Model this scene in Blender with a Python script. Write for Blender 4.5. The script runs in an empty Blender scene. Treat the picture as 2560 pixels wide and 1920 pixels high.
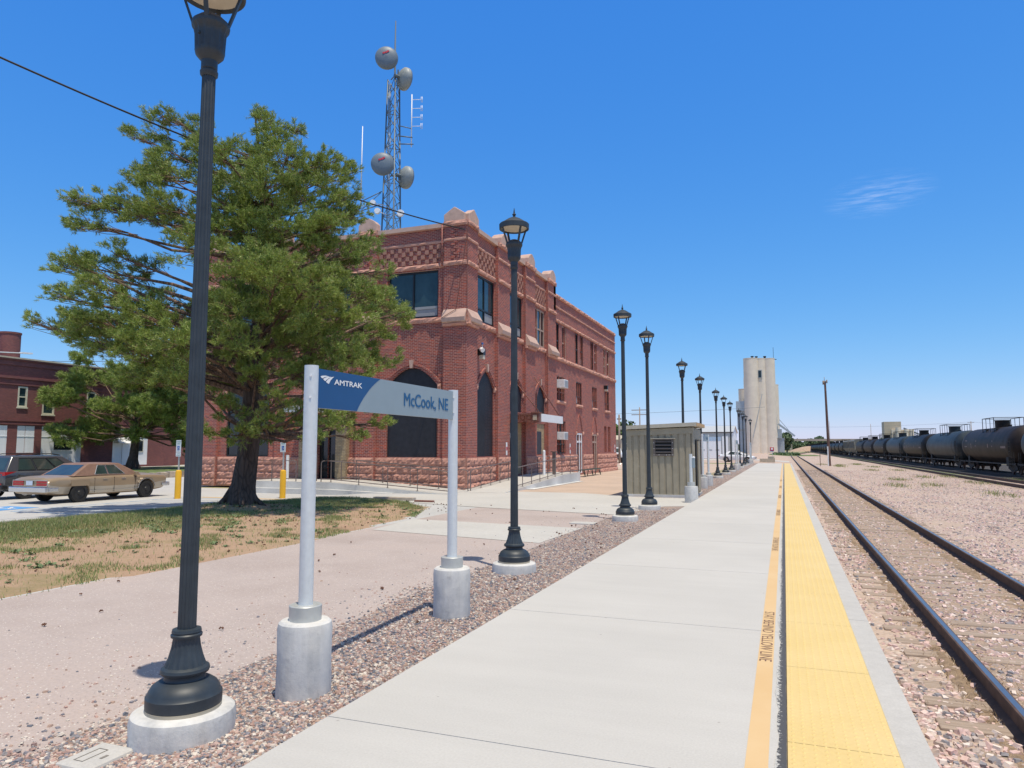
import bpy, bmesh, math, random
import numpy as np
from mathutils import Vector, Matrix, geometry
R_=math.radians
random.seed(7)
# ---------------------------------------------------------------- camera, light, exposure
sc=bpy.context.scene
cam_d=bpy.data.cameras.new('camera'); cam=bpy.data.objects.new('camera',cam_d); sc.collection.objects.link(cam); sc.camera=cam
cam_d.sensor_width=36; cam_d.lens=1778/2560*36; cam_d.clip_start=0.05; cam_d.clip_end=30000
PS=R_(20.852); TH=R_(5.142)
cam.location=(0,0,1.72); cam.rotation_euler=(math.pi/2+TH,0,PS)
w=bpy.data.worlds.new('World'); sc.world=w; w.use_nodes=True
nt=w.node_tree; bg=nt.nodes['Background']; sky=nt.nodes.new('ShaderNodeTexSky')
SUN_EL=R_(74.3); SUN_DX,SUN_DY=.77,-.63           # horizontal direction towards the sun
sky.sky_type='NISHITA'; sky.sun_disc=False; sky.sun_elevation=SUN_EL; sky.sun_rotation=math.atan2(SUN_DX,SUN_DY)
sky.air_density=1.0; sky.dust_density=.35; sky.ozone_density=3.0; sky.altitude=760
sp_=nt.nodes.new('ShaderNodeSeparateColor'); cb_=nt.nodes.new('ShaderNodeCombineColor'); nt.links.new(sky.outputs[0],sp_.inputs[0])
def mth(op,a,b):
    x=nt.nodes.new('ShaderNodeMath'); x.operation=op; nt.links.new(a,x.inputs[0]); x.inputs[1].default_value=b; return x.outputs[0]
for i_,(g_,k_) in enumerate(((1.36,.82),(.76,.77),(.31,.985))):      # clear deep blue of the photographed sky
    nt.links.new(mth('MULTIPLY',mth('POWER',mth('MULTIPLY',sp_.outputs[i_],.135),g_),k_*1.057/.135),cb_.inputs[i_])
# unseen upper sky is deliberately desaturated so shadow fill turns less blue
tc_=nt.nodes.new('ShaderNodeTexCoord'); sx_=nt.nodes.new('ShaderNodeSeparateXYZ'); nt.links.new(tc_.outputs['Generated'],sx_.inputs[0]); mr_=nt.nodes.new('ShaderNodeMapRange'); mr_.interpolation_type='SMOOTHSTEP'; nt.links.new(sx_.outputs[2],mr_.inputs[0]); mr_.inputs[1].default_value=.57; mr_.inputs[2].default_value=.68
mx_=nt.nodes.new('ShaderNodeMix'); mx_.data_type='RGBA'; nt.links.new(mr_.outputs[0],mx_.inputs[0]); nt.links.new(cb_.outputs[0],mx_.inputs[6]); hs_=nt.nodes.new('ShaderNodeHueSaturation'); hs_.inputs['Saturation'].default_value=.45; nt.links.new(sky.outputs[0],hs_.inputs['Color']); nt.links.new(hs_.outputs[0],mx_.inputs[7])
nt.links.new(mx_.outputs[2],bg.inputs[0]); bg.inputs[1].default_value=.15
sl=bpy.data.lights.new('sun','SUN'); so=bpy.data.objects.new('sun',sl); sc.collection.objects.link(so)
sl.energy=5.0; sl.angle=R_(.53); sl.color=(1,.905,.74)
sd=Vector((SUN_DX*math.cos(SUN_EL),SUN_DY*math.cos(SUN_EL),math.sin(SUN_EL)))
so.rotation_euler=sd.to_track_quat('Z','Y').to_euler(); so.location=(20,-20,60)
sc.view_settings.view_transform='Standard'; sc.view_settings.look='None'; sc.view_settings.exposure=-.23; sc.view_settings.gamma=1
sc.render.engine='CYCLES'
sc.cycles.max_bounces=6; sc.cycles.transparent_max_bounces=8
# ---------------------------------------------------------------- helpers
col=sc.collection
def tag(o,label=None,cat=None,group=None,kind=None):
    if label:o['label']=label
    if cat:o['category']=cat
    if group:o['group']=group
    if kind:o['kind']=kind
    return o
def empty(name,loc,label=None,cat=None,group=None,rz=0):
    o=bpy.data.objects.new(name,None); col.objects.link(o); o.location=loc; o.rotation_euler=(0,0,rz); o.empty_display_size=.3
    return tag(o,label,cat,group)
def copy_tree(o,parent=None):
    c=o.copy(); col.objects.link(c); c.parent=parent
    for ch in list(o.children): copy_tree(ch,c)
    return c
class MB:
    def __init__(s,org=(0,0,0)): s.v=[];s.f=[];s.m=[];s.sm=[];s.o=org;s.cur=0;s.smooth=False
    def add(s,vs,fs,smooth=None):
        b=len(s.v); s.v+= [(p[0]-s.o[0],p[1]-s.o[1],p[2]-s.o[2]) for p in vs]
        for f in fs: s.f.append([b+i for i in f]); s.m.append(s.cur); s.sm.append(s.smooth if smooth is None else smooth)
    def box(s,x0,x1,y0,y1,z0,z1):
        s.add([(x,y,z) for z in (z0,z1) for x,y in ((x0,y0),(x1,y0),(x1,y1),(x0,y1))],[(0,3,2,1),(4,5,6,7),(0,1,5,4),(1,2,6,5),(2,3,7,6),(3,0,4,7)])
    def bar(s,p0,p1,wx,wz,upv=(0,0,1)):
        p0=Vector(p0);p1=Vector(p1);d=(p1-p0).normalized();u=Vector(upv)
        if abs(d.dot(u))>.95:u=Vector((1,0,0))
        a=d.cross(u).normalized();b=a.cross(d)
        q=[]
        for p in (p0,p1):
            for i,j in ((-1,-1),(1,-1),(1,1),(-1,1)): q.append(p+a*i*wx/2+b*j*wz/2)
        s.add(q,[(0,1,2,3),(7,6,5,4),(0,4,5,1),(1,5,6,2),(2,6,7,3),(3,7,4,0)])
    def cyl(s,p0,p1,r0,r1=None,n=12,cap=True,smooth=True):
        r1=r0 if r1 is None else r1
        s.tube([p0,p1],[r0,r1],n,cap,smooth)
    def tube(s,pts,rs,n=8,cap=True,smooth=True):
        pts=[Vector(p) for p in pts]
        if not hasattr(rs,'__len__'): rs=[rs]*len(pts)
        vs=[];fs=[];up=None
        for i,p in enumerate(pts):
            d=(pts[min(i+1,len(pts)-1)]-pts[max(i-1,0)]).normalized()
            if up is None: up=Vector((0,0,1)) if abs(d.z)<.9 else Vector((1,0,0))
            a=d.cross(up)
            if a.length<1e-4: a=d.cross(Vector((0,1,0)))
            a.normalize(); b=d.cross(a); up=-b if False else up
            for k in range(n):
                t=2*math.pi*k/n; vs.append(p+a*math.cos(t)*rs[i]+b*math.sin(t)*rs[i])
        for i in range(len(pts)-1):
            for k in range(n):
                k2=(k+1)%n; fs.append((i*n+k,i*n+k2,(i+1)*n+k2,(i+1)*n+k))
        s.add(vs,fs,smooth)
        if cap:
            L=(len(pts)-1)*n
            s.add(vs[:n],[tuple(range(n))],False); s.add(vs[L:],[tuple(range(n-1,-1,-1))],False)
    def lathe(s,prof,c=(0,0,0),n=24,flute=None,smooth=True):
        # prof: (r,z[,fluted]) ; flute=(count,depth)
        vs=[];fs=[]
        for q in prof:
            r,z=q[0],q[1]; fl=flute and len(q)>2 and q[2]
            for k in range(n):
                t=2*math.pi*k/n; rr=r
                if fl: rr=r*(1-flute[1]*(0.5+0.5*math.cos(flute[0]*t))**.7)
                vs.append((c[0]+rr*math.cos(t),c[1]+rr*math.sin(t),c[2]+z))
        for i in range(len(prof)-1):
            for k in range(n):
                k2=(k+1)%n; fs.append((i*n+k,i*n+k2,(i+1)*n+k2,(i+1)*n+k))
        s.add(vs,fs,smooth)
    def poly(s,pts,smooth=False): s.add(pts,[tuple(range(len(pts)))],smooth)
    def prism(s,pts,off):
        n=len(pts);o=Vector(off);a=[Vector(p) for p in pts];b=[p+o for p in a]
        s.add(a+b,[tuple(range(n-1,-1,-1)),tuple(range(n,2*n))]+[(i,(i+1)%n,n+(i+1)%n,n+i) for i in range(n)],False)
    def build(s,name,mat,parent=None,bevel=0,autosmooth=True):
        me=bpy.data.meshes.new(name); me.from_pydata([tuple(p) for p in s.v],[],s.f)
        mats=mat if isinstance(mat,(list,tuple)) else [mat]
        for m_ in mats: me.materials.append(m_)
        me.polygons.foreach_set('use_smooth',s.sm); me.polygons.foreach_set('material_index',s.m)
        bm=bmesh.new(); bm.from_mesh(me); bmesh.ops.remove_doubles(bm,verts=bm.verts,dist=1e-5)
        bmesh.ops.recalc_face_normals(bm,faces=bm.faces)
        if autosmooth:
            for e in bm.edges:
                if len(e.link_faces)==2 and e.calc_face_angle(0)>.65: e.smooth=False
        bm.to_mesh(me); bm.free(); me.update()
        o=bpy.data.objects.new(name,me); col.objects.link(o); o.parent=parent
        if bevel:
            md=o.modifiers.new('bevel','BEVEL'); md.width=bevel; md.segments=2; md.limit_method='ANGLE'; md.angle_limit=R_(40)
        return o
def npmesh(name,V,F,mat,parent=None,mi=None,smooth=False):
    me=bpy.data.meshes.new(name); n=len(V); k=F.shape[1]; m=len(F)
    me.vertices.add(n); me.vertices.foreach_set('co',V.astype(np.float32).ravel())
    me.loops.add(m*k); me.loops.foreach_set('vertex_index',F.astype(np.int32).ravel())
    me.polygons.add(m); me.polygons.foreach_set('loop_start',np.arange(0,m*k,k,dtype=np.int32)); me.polygons.foreach_set('loop_total',np.full(m,k,dtype=np.int32))
    for m_ in (mat if isinstance(mat,(list,tuple)) else [mat]): me.materials.append(m_)
    if mi is not None: me.polygons.foreach_set('material_index',mi.astype(np.int32))
    me.polygons.foreach_set('use_smooth',np.full(m,smooth))
    me.update(calc_edges=True); me.validate()
    o=bpy.data.objects.new(name,me); col.objects.link(o); o.parent=parent
    return o
# ---------------------------------------------------------------- materials
class N:
    def __init__(s,name):
        s.m=bpy.data.materials.new(name); s.m.use_nodes=True; s.t=s.m.node_tree; s.b=s.t.nodes['Principled BSDF']
    def n(s,ty,**kw):
        x=s.t.nodes.new(ty)
        for k,v in kw.items():
            if k in x.inputs and not hasattr(x,k): x.inputs[k].default_value=v
            else:
                try: setattr(x,k,v)
                except Exception: x.inputs[k].default_value=v
        return x
    def l(s,a,b): s.t.links.new(a,b)
    def coord(s,obj=False):
        if obj: return s.n('ShaderNodeTexCoord').outputs['Object']
        return s.n('ShaderNodeNewGeometry').outputs['Position']
    def noise(s,co,scale,detail=4,rough=.55,out='Fac'):
        x=s.n('ShaderNodeTexNoise'); x.inputs['Scale'].default_value=scale; x.inputs['Detail'].default_value=detail; x.inputs['Roughness'].default_value=rough
        if co is not None: s.l(co,x.inputs['Vector'])
        return x.outputs[out]
    def ramp(s,fac,stops,interp='LINEAR'):
        x=s.n('ShaderNodeValToRGB'); e=x.color_ramp.elements; x.color_ramp.interpolation=interp
        while len(e)<len(stops): e.new(.5)
        for i,(p,c) in enumerate(stops): e[i].position=p; e[i].color=(c,c,c,1) if not hasattr(c,'__len__') else (*c,1)
        s.l(fac,x.inputs[0]); return x.outputs[0]
    def mix(s,fac,a,b,mode='MIX'):
        x=s.n('ShaderNodeMix'); x.data_type='RGBA'; x.blend_type=mode
        def put(i,v):
            if hasattr(v,'links') or hasattr(v,'is_linked'): s.l(v,x.inputs[i])
            elif hasattr(v,'__len__'): x.inputs[i].default_value=(*v,1)
            else: x.inputs[i].default_value=v
        put(0,fac);put(6,a);put(7,b); return x.outputs[2]
    def bump(s,h,strength=.3,dist=.01):
        x=s.n('ShaderNodeBump'); x.inputs['Strength'].default_value=strength; x.inputs['Distance'].default_value=dist
        s.l(h,x.inputs['Height']); s.l(x.outputs[0],s.b.inputs['Normal'])
    def col(s,c): s.l(c,s.b.inputs['Base Color'])
    def set(s,**kw):
        for k,v in kw.items(): s.b.inputs[k.replace('_',' ')].default_value=v
def simple(name,c,rough=.6,metal=0,var=.12,sc_=6,bump=.1,bd=.004,obj=True,spec=None):
    k=N(name); co=k.coord(obj); f=k.noise(co,sc_,5)
    a=tuple(min(1,x*(1+var)) for x in c); b=tuple(x*(1-var) for x in c)
    k.col(k.ramp(f,[(.3,b),(.7,a)])); k.set(Roughness=rough,Metallic=metal)
    if spec is not None: k.b.inputs['Specular IOR Level'].default_value=spec
    if bump: k.bump(k.noise(co,sc_*9,3),bump,bd)
    return k.m
M={}
def brick(name,c1,c2,mortar,var,pale=None):
    k=N(name); p=k.coord(); s=k.n('ShaderNodeSeparateXYZ'); k.l(p,s.inputs[0])
    a=k.n('ShaderNodeMath',operation='ADD'); k.l(s.outputs[0],a.inputs[0]); k.l(s.outputs[1],a.inputs[1])
    c=k.n('ShaderNodeCombineXYZ'); k.l(a.outputs[0],c.inputs[0]); k.l(s.outputs[2],c.inputs[1])
    bt=k.n('ShaderNodeTexBrick'); k.l(c.outputs[0],bt.inputs['Vector']); bt.inputs['Scale'].default_value=1
    bt.inputs['Brick Width'].default_value=.215; bt.inputs['Row Height'].default_value=.072; bt.inputs['Mortar Size'].default_value=.0075; bt.inputs['Mortar Smooth'].default_value=.15
    bt.inputs['Bias'].default_value=0; bt.inputs['Color1'].default_value=(*c1,1); bt.inputs['Color2'].default_value=(*c2,1); bt.inputs['Mortar'].default_value=(*mortar,1)
    # big patches of other firings + per-brick tint
    sn=k.n('ShaderNodeVectorMath',operation='MULTIPLY'); k.l(c.outputs[0],sn.inputs[0]); sn.inputs[1].default_value=(1/.215,1/.072,1)
    fl=k.n('ShaderNodeVectorMath',operation='FLOOR'); k.l(sn.outputs[0],fl.inputs[0])
    wn=k.n('ShaderNodeTexWhiteNoise'); k.l(fl.outputs[0],wn.inputs['Vector'])
    t=k.ramp(wn.outputs['Value'],[(0,var[0]),(.32,(.45,.43,.45)),(.6,(.5,.5,.5)),(1,var[1])])
    pn=k.noise(p,.8,5); pr=k.ramp(pn,[(.35,.42),(.65,.56)])
    x=k.mix(.55,bt.outputs['Color'],t,'OVERLAY'); x=k.mix(.6,x,pr,'OVERLAY')
    x=k.mix(bt.outputs['Fac'],x,mortar)
    st=k.noise(p,2.4,6,.7); x=k.mix(k.ramp(st,[(.6,0),(.8,.25)]),x,(.36,.22,.18))
    k.col(x); k.set(Roughness=.85)
    inv=k.n('ShaderNodeMath',operation='SUBTRACT'); inv.inputs[0].default_value=1; k.l(bt.outputs['Fac'],inv.inputs[1]); k.bump(inv.outputs[0],.5,.012)
    return k.m
M['brick']=brick('red_brick',(.355,.083,.056),(.225,.060,.056),(.50,.32,.26),((.22,.20,.34),(.86,.56,.36)))
M['brick_dark']=brick('maroon_brick',(.26,.092,.085),(.20,.073,.072),(.15,.08,.072),((.42,.42,.46),(.58,.52,.5)))
M['brick_pale']=brick('buff_brick',(.46,.36,.22),(.36,.27,.16),(.2,.15,.11),((.4,.4,.4),(.6,.58,.5)))
def stone(name,c,sc_=3):
    k=N(name); co=k.coord(); f=k.noise(co,sc_,8,.65); g=k.noise(co,sc_*7,4)
    x=k.ramp(f,[(.25,tuple(v*.72 for v in c)),(.5,c),(.75,tuple(min(1,v*1.22) for v in c))])
    x=k.mix(.35,x,k.ramp(g,[(.3,.38),(.7,.6)]),'OVERLAY'); k.col(x); k.set(Roughness=.9); k.bump(k.noise(co,14,8,.7),.7,.03); return k.m
M['frieze']=stone('frieze_sandstone',(.40,.20,.15),5); M['stone']=stone('red_sandstone',(.54,.285,.215)); M['stone_base']=stone('sandstone_base',(.50,.26,.20)); M['stone_smooth']=simple('dressed_sandstone',(.54,.37,.30),.85,sc_=4,bump=.15,obj=False)
def concrete(name,c,var=.08,joint=None,scr=.6):
    k=N(name); co=k.coord(); a=k.noise(co,.5,6,.6); b=k.noise(co,9,6,.7); d=k.noise(co,70,3,.6)
    x=k.ramp(a,[(.3,tuple(v*(1-var) for v in c)),(.7,tuple(v*(1+var) for v in c))])
    x=k.mix(.28,x,k.ramp(b,[(.3,.36),(.7,.62)]),'OVERLAY'); x=k.mix(.22,x,k.ramp(d,[(.3,.3),(.7,.66)]),'OVERLAY')
    h=k.noise(co,2.2,8,.75); x=k.mix(k.ramp(h,[(.66,0),(.8,.22)]),x,(.30,.26,.21))
    k.col(x); k.set(Roughness=.85); k.bump(d,.18,.004); return k.m
def platm():
    k=N('platform_concrete'); co=k.coord(); c=(.505,.49,.462); a=k.noise(co,.35,6,.6); d=k.noise(co,70,3,.6)
    mp=k.n('ShaderNodeMapping'); k.l(co,mp.inputs[0]); mp.inputs['Scale'].default_value=(.35,3.2,1); st=k.noise(mp.outputs[0],1.1,7,.72)
    x=k.ramp(a,[(.3,tuple(v*.93 for v in c)),(.7,tuple(v*1.05 for v in c))]); x=k.mix(.15,x,k.ramp(st,[(.3,.39),(.7,.59)]),'OVERLAY'); x=k.mix(.22,x,k.ramp(d,[(.3,.34),(.7,.62)]),'OVERLAY')
    h=k.noise(co,1.3,9,.78); x=k.mix(k.ramp(h,[(.62,0),(.76,.20)]),x,(.34,.30,.25))
    v=k.n('ShaderNodeTexVoronoi'); v.inputs['Scale'].default_value=3.1; k.l(co,v.inputs['Vector']); x=k.mix(k.ramp(v.outputs['Distance'],[(.022,.55),(.04,0)]),x,(.22,.19,.17))
    mp2=k.n('ShaderNodeMapping'); k.l(co,mp2.inputs[0]); mp2.inputs['Scale'].default_value=(.25,2.4,1); w2=k.noise(mp2.outputs[0],.9,5,.5); cr=k.n('ShaderNodeMath',operation='SUBTRACT'); k.l(w2,cr.inputs[0]); cr.inputs[1].default_value=.5; ab=k.n('ShaderNodeMath',operation='ABSOLUTE'); k.l(cr.outputs[0],ab.inputs[0])
    k.col(x); k.set(Roughness=.85); k.bump(d,.18,.004); return k.m
M['platform']=platm(); M['concrete']=concrete('pavement_concrete',(.50,.485,.455),.06)
M['conc_grey']=concrete('formed_concrete',(.57,.565,.55),.20); M['conc_edge']=concrete('edge_concrete',(.475,.46,.435),.06)
M['lot']=concrete('parking_concrete',(.47,.465,.455),.06); M['tan']=concrete('tan_paving',(.50,.385,.30),.10)
def tack():
    k=N('tactile_yellow'); co=k.coord(); a=k.noise(co,1.2,5); b=k.noise(co,30,4)
    x=k.ramp(a,[(.3,(.655,.485,.19)),(.7,(.69,.525,.235))]); x=k.mix(.2,x,k.ramp(b,[(.3,.4),(.7,.6)]),'OVERLAY'); k.col(x); k.set(Roughness=.65); return k.m
M['tactile']=tack()
def stripe():
    k=N('stripe_paint'); co=k.coord(); b=k.noise(co,26,6,.75); a=k.noise(co,1.5,4)
    x=k.ramp(a,[(.3,(.62,.42,.205)),(.7,(.65,.46,.245))]); x=k.mix(k.ramp(b,[(.66,0),(.72,1)]),x,(.46,.43,.38)); k.col(x); k.set(Roughness=.75); return k.m
M['stripe']=stripe()
M['ink']=simple('stencil_ink',(.18,.10,.07),.8,var=.4,sc_=30,bump=0)
def tarm():
    k=N('joint_sealant'); co=k.coord(); a=k.noise(co,38,6,.7); s=k.n('ShaderNodeSeparateXYZ'); k.l(co,s.inputs[0]); mr=k.n('ShaderNodeMapRange'); k.l(s.outputs[0],mr.inputs[0]); mr.inputs[1].default_value=-.105; mr.inputs[2].default_value=-.05; mr.inputs[3].default_value=.13; mr.inputs[4].default_value=-.20
    ad=k.n('ShaderNodeMath',operation='ADD'); k.l(a,ad.inputs[0]); k.l(mr.outputs[0],ad.inputs[1]); x=k.mix(k.ramp(ad.outputs[0],[(.50,0),(.56,1)]),(.075,.075,.08),(.50,.49,.46)); k.col(x); k.set(Roughness=.75); k.bump(a,.6,.012); return k.m
M['tar']=tarm()
def footm():
    k=N('footing_concrete'); co=k.coord(); a=k.noise(co,3.2,7,.68); b=k.noise(co,11,6,.7); mp=k.n('ShaderNodeMapping'); k.l(co,mp.inputs[0]); mp.inputs['Scale'].default_value=(6,6,.8); st=k.noise(mp.outputs[0],1.3,6,.7)
    x=k.ramp(a,[(.3,(.40,.41,.42)),(.5,(.57,.565,.55)),(.7,(.68,.66,.62))]); x=k.mix(.45,x,k.ramp(st,[(.35,.33),(.65,.62)]),'OVERLAY'); x=k.mix(k.ramp(b,[(.60,0),(.74,.5)]),x,(.26,.26,.26))
    k.col(x); k.set(Roughness=.85); k.bump(b,.5,.012); return k.m
M['footing']=footm(); M['black_iron']=simple('black_lamp_paint',(.030,.040,.050),.5,0,.2,12,.05,.002)
M['lens']=simple('cream_reflector',(.62,.56,.44),.5,var=.05,bump=0)
M['alu']=simple('brushed_aluminium',(.68,.71,.72),.42,.25,.05,20,.03,.001)
M['alu_d']=simple('satin_sleeve',(.52,.53,.51),.42,.3,.06,20,.03,.001)
M['panel_grey']=simple('sign_grey',(.27,.34,.38),.45,var=.03,bump=0); M['panel_blue']=simple('sign_blue',(.008,.075,.22),.4,var=.05,bump=0)
M['white']=simple('white_enamel',(.82,.83,.84),.45,var=.03,bump=0); M['text_blue']=simple('sign_letter_blue',(.012,.11,.27),.5,var=.03,bump=0)
M['dark_metal']=simple('dark_cladding',(.030,.032,.042),.5,.1,.2,5,.05); M['frame_dark']=simple('dark_bronze_frame',(.018,.018,.02),.4,.3,.1,5,0)
def glass(name,c,r=.06,spec=.6):
    k=N(name); co=k.coord(); x=k.ramp(k.noise(co,1.3,3),[(.3,tuple(v*.7 for v in c)),(.7,tuple(v*1.3 for v in c))]); k.col(x); k.set(Roughness=r); k.b.inputs['Specular IOR Level'].default_value=spec; return k.m
M['glass']=glass('dark_window_glass',(.012,.020,.026)); M['glass_green']=glass('tinted_window_glass',(.028,.055,.065),.10,.5); M['blind']=simple('window_blind',(.30,.31,.32),.5,var=.05,bump=0)
M['carglass']=glass('car_glass',(.035,.055,.05),.04,.9)
M['wood_frame']=simple('pinkish_window_frame',(.42,.31,.25),.7); M['cream']=simple('cream_frame',(.62,.60,.48),.6)
M['rail_paint']=simple('brown_rail_paint',(.17,.135,.125),.45,.2,.1,20,0)
M['rust_iron']=simple('rust_red_iron',(.20,.085,.065),.7,.1,.3,10,.2)
M['yellow']=simple('bollard_yellow',(.80,.44,.02),.5,var=.06,sc_=3,bump=.05)
M['shed']=simple('taupe_metal_siding',(.33,.288,.21),.55,.1,.12,2.5,.03,obj=False); M['shed_trim']=simple('shed_trim',(.46,.42,.34),.55,.1,.08,3,0)
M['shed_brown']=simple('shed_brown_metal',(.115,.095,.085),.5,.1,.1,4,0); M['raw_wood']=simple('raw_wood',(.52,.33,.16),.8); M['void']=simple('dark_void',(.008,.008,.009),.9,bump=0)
M['silo']=concrete('silo_concrete',(.74,.66,.55),.08); M['zinc']=simple('galvanised_sheet',(.40,.46,.50),.5,.35,.1,1,.03,obj=False)
M['garage_white']=simple('white_sheet_wall',(.84,.86,.88),.5,var=.03,sc_=1,bump=0); M['garage_grey']=simple('grey_trim',(.42,.43,.42),.5,bump=0); M['roofm']=simple('pale_metal_roof',(.55,.56,.55),.5,.2,bump=0)
M['tan_wall']=simple('tan_wall',(.48,.42,.32),.8,obj=False)
def rust_rail():
    k=N('rail_side'); co=k.coord(); k.col(k.ramp(k.noise(co,8,5),[(.3,(.06,.038,.03)),(.7,(.13,.08,.06))])); k.set(Roughness=.8); k.bump(k.noise(co,60,3),.3,.003); return k.m
M['rail_side']=rust_rail(); M['rail_top']=simple('polished_rail_head',(.26,.27,.29),.32,.8,.1,8,0,obj=False)
def tiem():
    k=N('tie_wood'); co=k.coord(); mp=k.n('ShaderNodeMapping'); k.l(co,mp.inputs[0]); mp.inputs['Scale'].default_value=(1.2,26,8)
    f=k.noise(mp.outputs[0],1.6,6,.7); k.col(k.ramp(f,[(.2,(.12,.085,.065)),(.5,(.36,.28,.22)),(.75,(.47,.38,.31))])); k.set(Roughness=.9); k.bump(f,.6,.02); return k.m
M['tie']=tiem()
M['train_black']=simple('grimy_black_tank',(.015,.014,.014),.5,.0,.6,.9,.1,.01,obj=True,spec=.2); M['train_blue']=simple('worn_blue_grey_tank',(.030,.040,.047),.5,.0,.5,1.2,.1,.01,spec=.25); M['train_brown']=simple('dusty_brown_black_tank',(.026,.020,.018),.55,.0,.6,1,.1,.01,spec=.2)
M['truck_black']=simple('truck_black',(.010,.010,.011),.7,bump=0); M['hopper']=simple('grey_hopper',(.17,.165,.14),.6,var=.15,sc_=1); M['decal']=simple('faded_decal',(.22,.17,.15),.7,var=.3,sc_=3)
def needles():
    k=N('pine_needles'); g=k.n('ShaderNodeNewGeometry'); co=k.coord(); n1=k.noise(co,.9,3)
    a=k.ramp(g.outputs['Random Per Island'],[(0,(.15,.215,.05)),(.4,(.24,.325,.065)),(.75,(.325,.41,.09)),(.93,(.33,.37,.13)),(1,(.42,.31,.17))])
    x=k.mix(.5,a,k.ramp(n1,[(.3,(.38,.42,.42)),(.7,(.62,.6,.5))]),'OVERLAY'); k.col(x); k.set(Roughness=.5)
    tr=k.n('ShaderNodeBsdfTranslucent'); k.l(x,tr.inputs[0]); ad=k.n('ShaderNodeMixShader'); ad.inputs[0].default_value=.14
    out=k.t.nodes['Material Output']; k.l(k.b.outputs[0],ad.inputs[1]); k.l(tr.outputs[0],ad.inputs[2]); k.l(ad.outputs[0],out.inputs[0]); return k.m
M['needles']=needles()
def bark(c,name):
    k=N(name); co=k.coord(True); mp=k.n('ShaderNodeMapping'); k.l(co,mp.inputs[0]); mp.inputs['Scale'].default_value=(1,1,.22)
    v=k.n('ShaderNodeTexVoronoi'); v.feature='DISTANCE_TO_EDGE'; v.inputs['Scale'].default_value=9; k.l(mp.outputs[0],v.inputs['Vector']); f=k.noise(mp.outputs[0],7,7,.7)
    x=k.ramp(f,[(.3,tuple(q*.45 for q in c)),(.55,c),(.8,tuple(q*1.6 for q in c))]); x=k.mix(k.ramp(v.outputs['Distance'],[(0,.7),(.12,0)]),x,tuple(q*.25 for q in c)); k.col(x); k.set(Roughness=.95)
    h=k.n('ShaderNodeMath',operation='ADD'); k.l(v.outputs['Distance'],h.inputs[0]); k.l(f,h.inputs[1]); k.bump(h.outputs[0],1,.05); return k.m
M['bark']=bark((.115,.080,.062),'pine_bark'); M['limb']=bark((.24,.155,.11),'pine_limb_bark')
def gravel_ground(name,cols,scale,dirt,df=.5):
    k=N(name); co=k.coord(); v=k.n('ShaderNodeTexVoronoi'); v.inputs['Scale'].default_value=scale; v.inputs['Randomness'].default_value=1; k.l(co,v.inputs['Vector'])
    sx=k.n('ShaderNodeSeparateColor'); k.l(v.outputs['Color'],sx.inputs[0]); n=len(cols)
    x=k.ramp(sx.outputs[0],[(i/n,c) for i,c in enumerate(cols)],'CONSTANT')
    x=k.mix(k.ramp(v.outputs['Distance'],[(.45,0),(.75,.75)]),x,tuple(q*.25 for q in dirt))
    dn=k.noise(co,.9,6,.7); x=k.mix(k.ramp(dn,[(df-.12,0),(df+.12,.9)]),x,dirt)
    big=k.noise(co,.15,4); x=k.mix(.5,x,k.ramp(big,[(.3,.44),(.7,.58)]),'OVERLAY')
    k.col(x); k.set(Roughness=.95); s=k.n('ShaderNodeMath',operation='SUBTRACT'); s.inputs[0].default_value=1; k.l(v.outputs['Distance'],s.inputs[1]); k.bump(s.outputs[0],.7,.03); return k.m
LG=[(.46,.33,.29),(.22,.21,.235),(.50,.40,.35),(.36,.24,.205),(.62,.55,.48),(.15,.16,.19),(.44,.29,.245),(.30,.28,.28)]
RG=[(.62,.44,.41),(.56,.41,.38),(.26,.25,.27),(.68,.53,.49),(.48,.40,.36),(.72,.62,.56),(.44,.35,.30),(.60,.43,.38)]
M['gravel']=gravel_ground('pebble_bed',LG,42,(.42,.31,.25),.60); M['ballast']=gravel_ground('ballast_bed',RG,20,(.47,.365,.29),.47)
def stonesm(name,cols):
    k=N(name); g=k.n('ShaderNodeNewGeometry'); n=len(cols); x=k.ramp(g.outputs['Random Per Island'],[(i/n,c) for i,c in enumerate(cols)],'CONSTANT')
    x=k.mix(.4,x,k.ramp(k.noise(k.coord(),60,4),[(.3,.38),(.7,.62)]),'OVERLAY'); k.col(x); k.set(Roughness=.9); return k.m
M['brown_dirt']=simple('brown_organic_dirt',(.40,.29,.20),1,var=.3,sc_=14,bump=.9,bd=.03,obj=False); M['track_dirt']=gravel_ground('track_dirt',[(.46,.36,.30),(.40,.31,.25),(.30,.24,.20),(.55,.43,.37),(.38,.29,.23)],34,(.40,.295,.22),.45)
M['pebbles']=stonesm('loose_pebbles',LG+[(.62,.55,.47),(.40,.28,.22)]); M['rocks']=stonesm('crushed_rock',RG)
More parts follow.
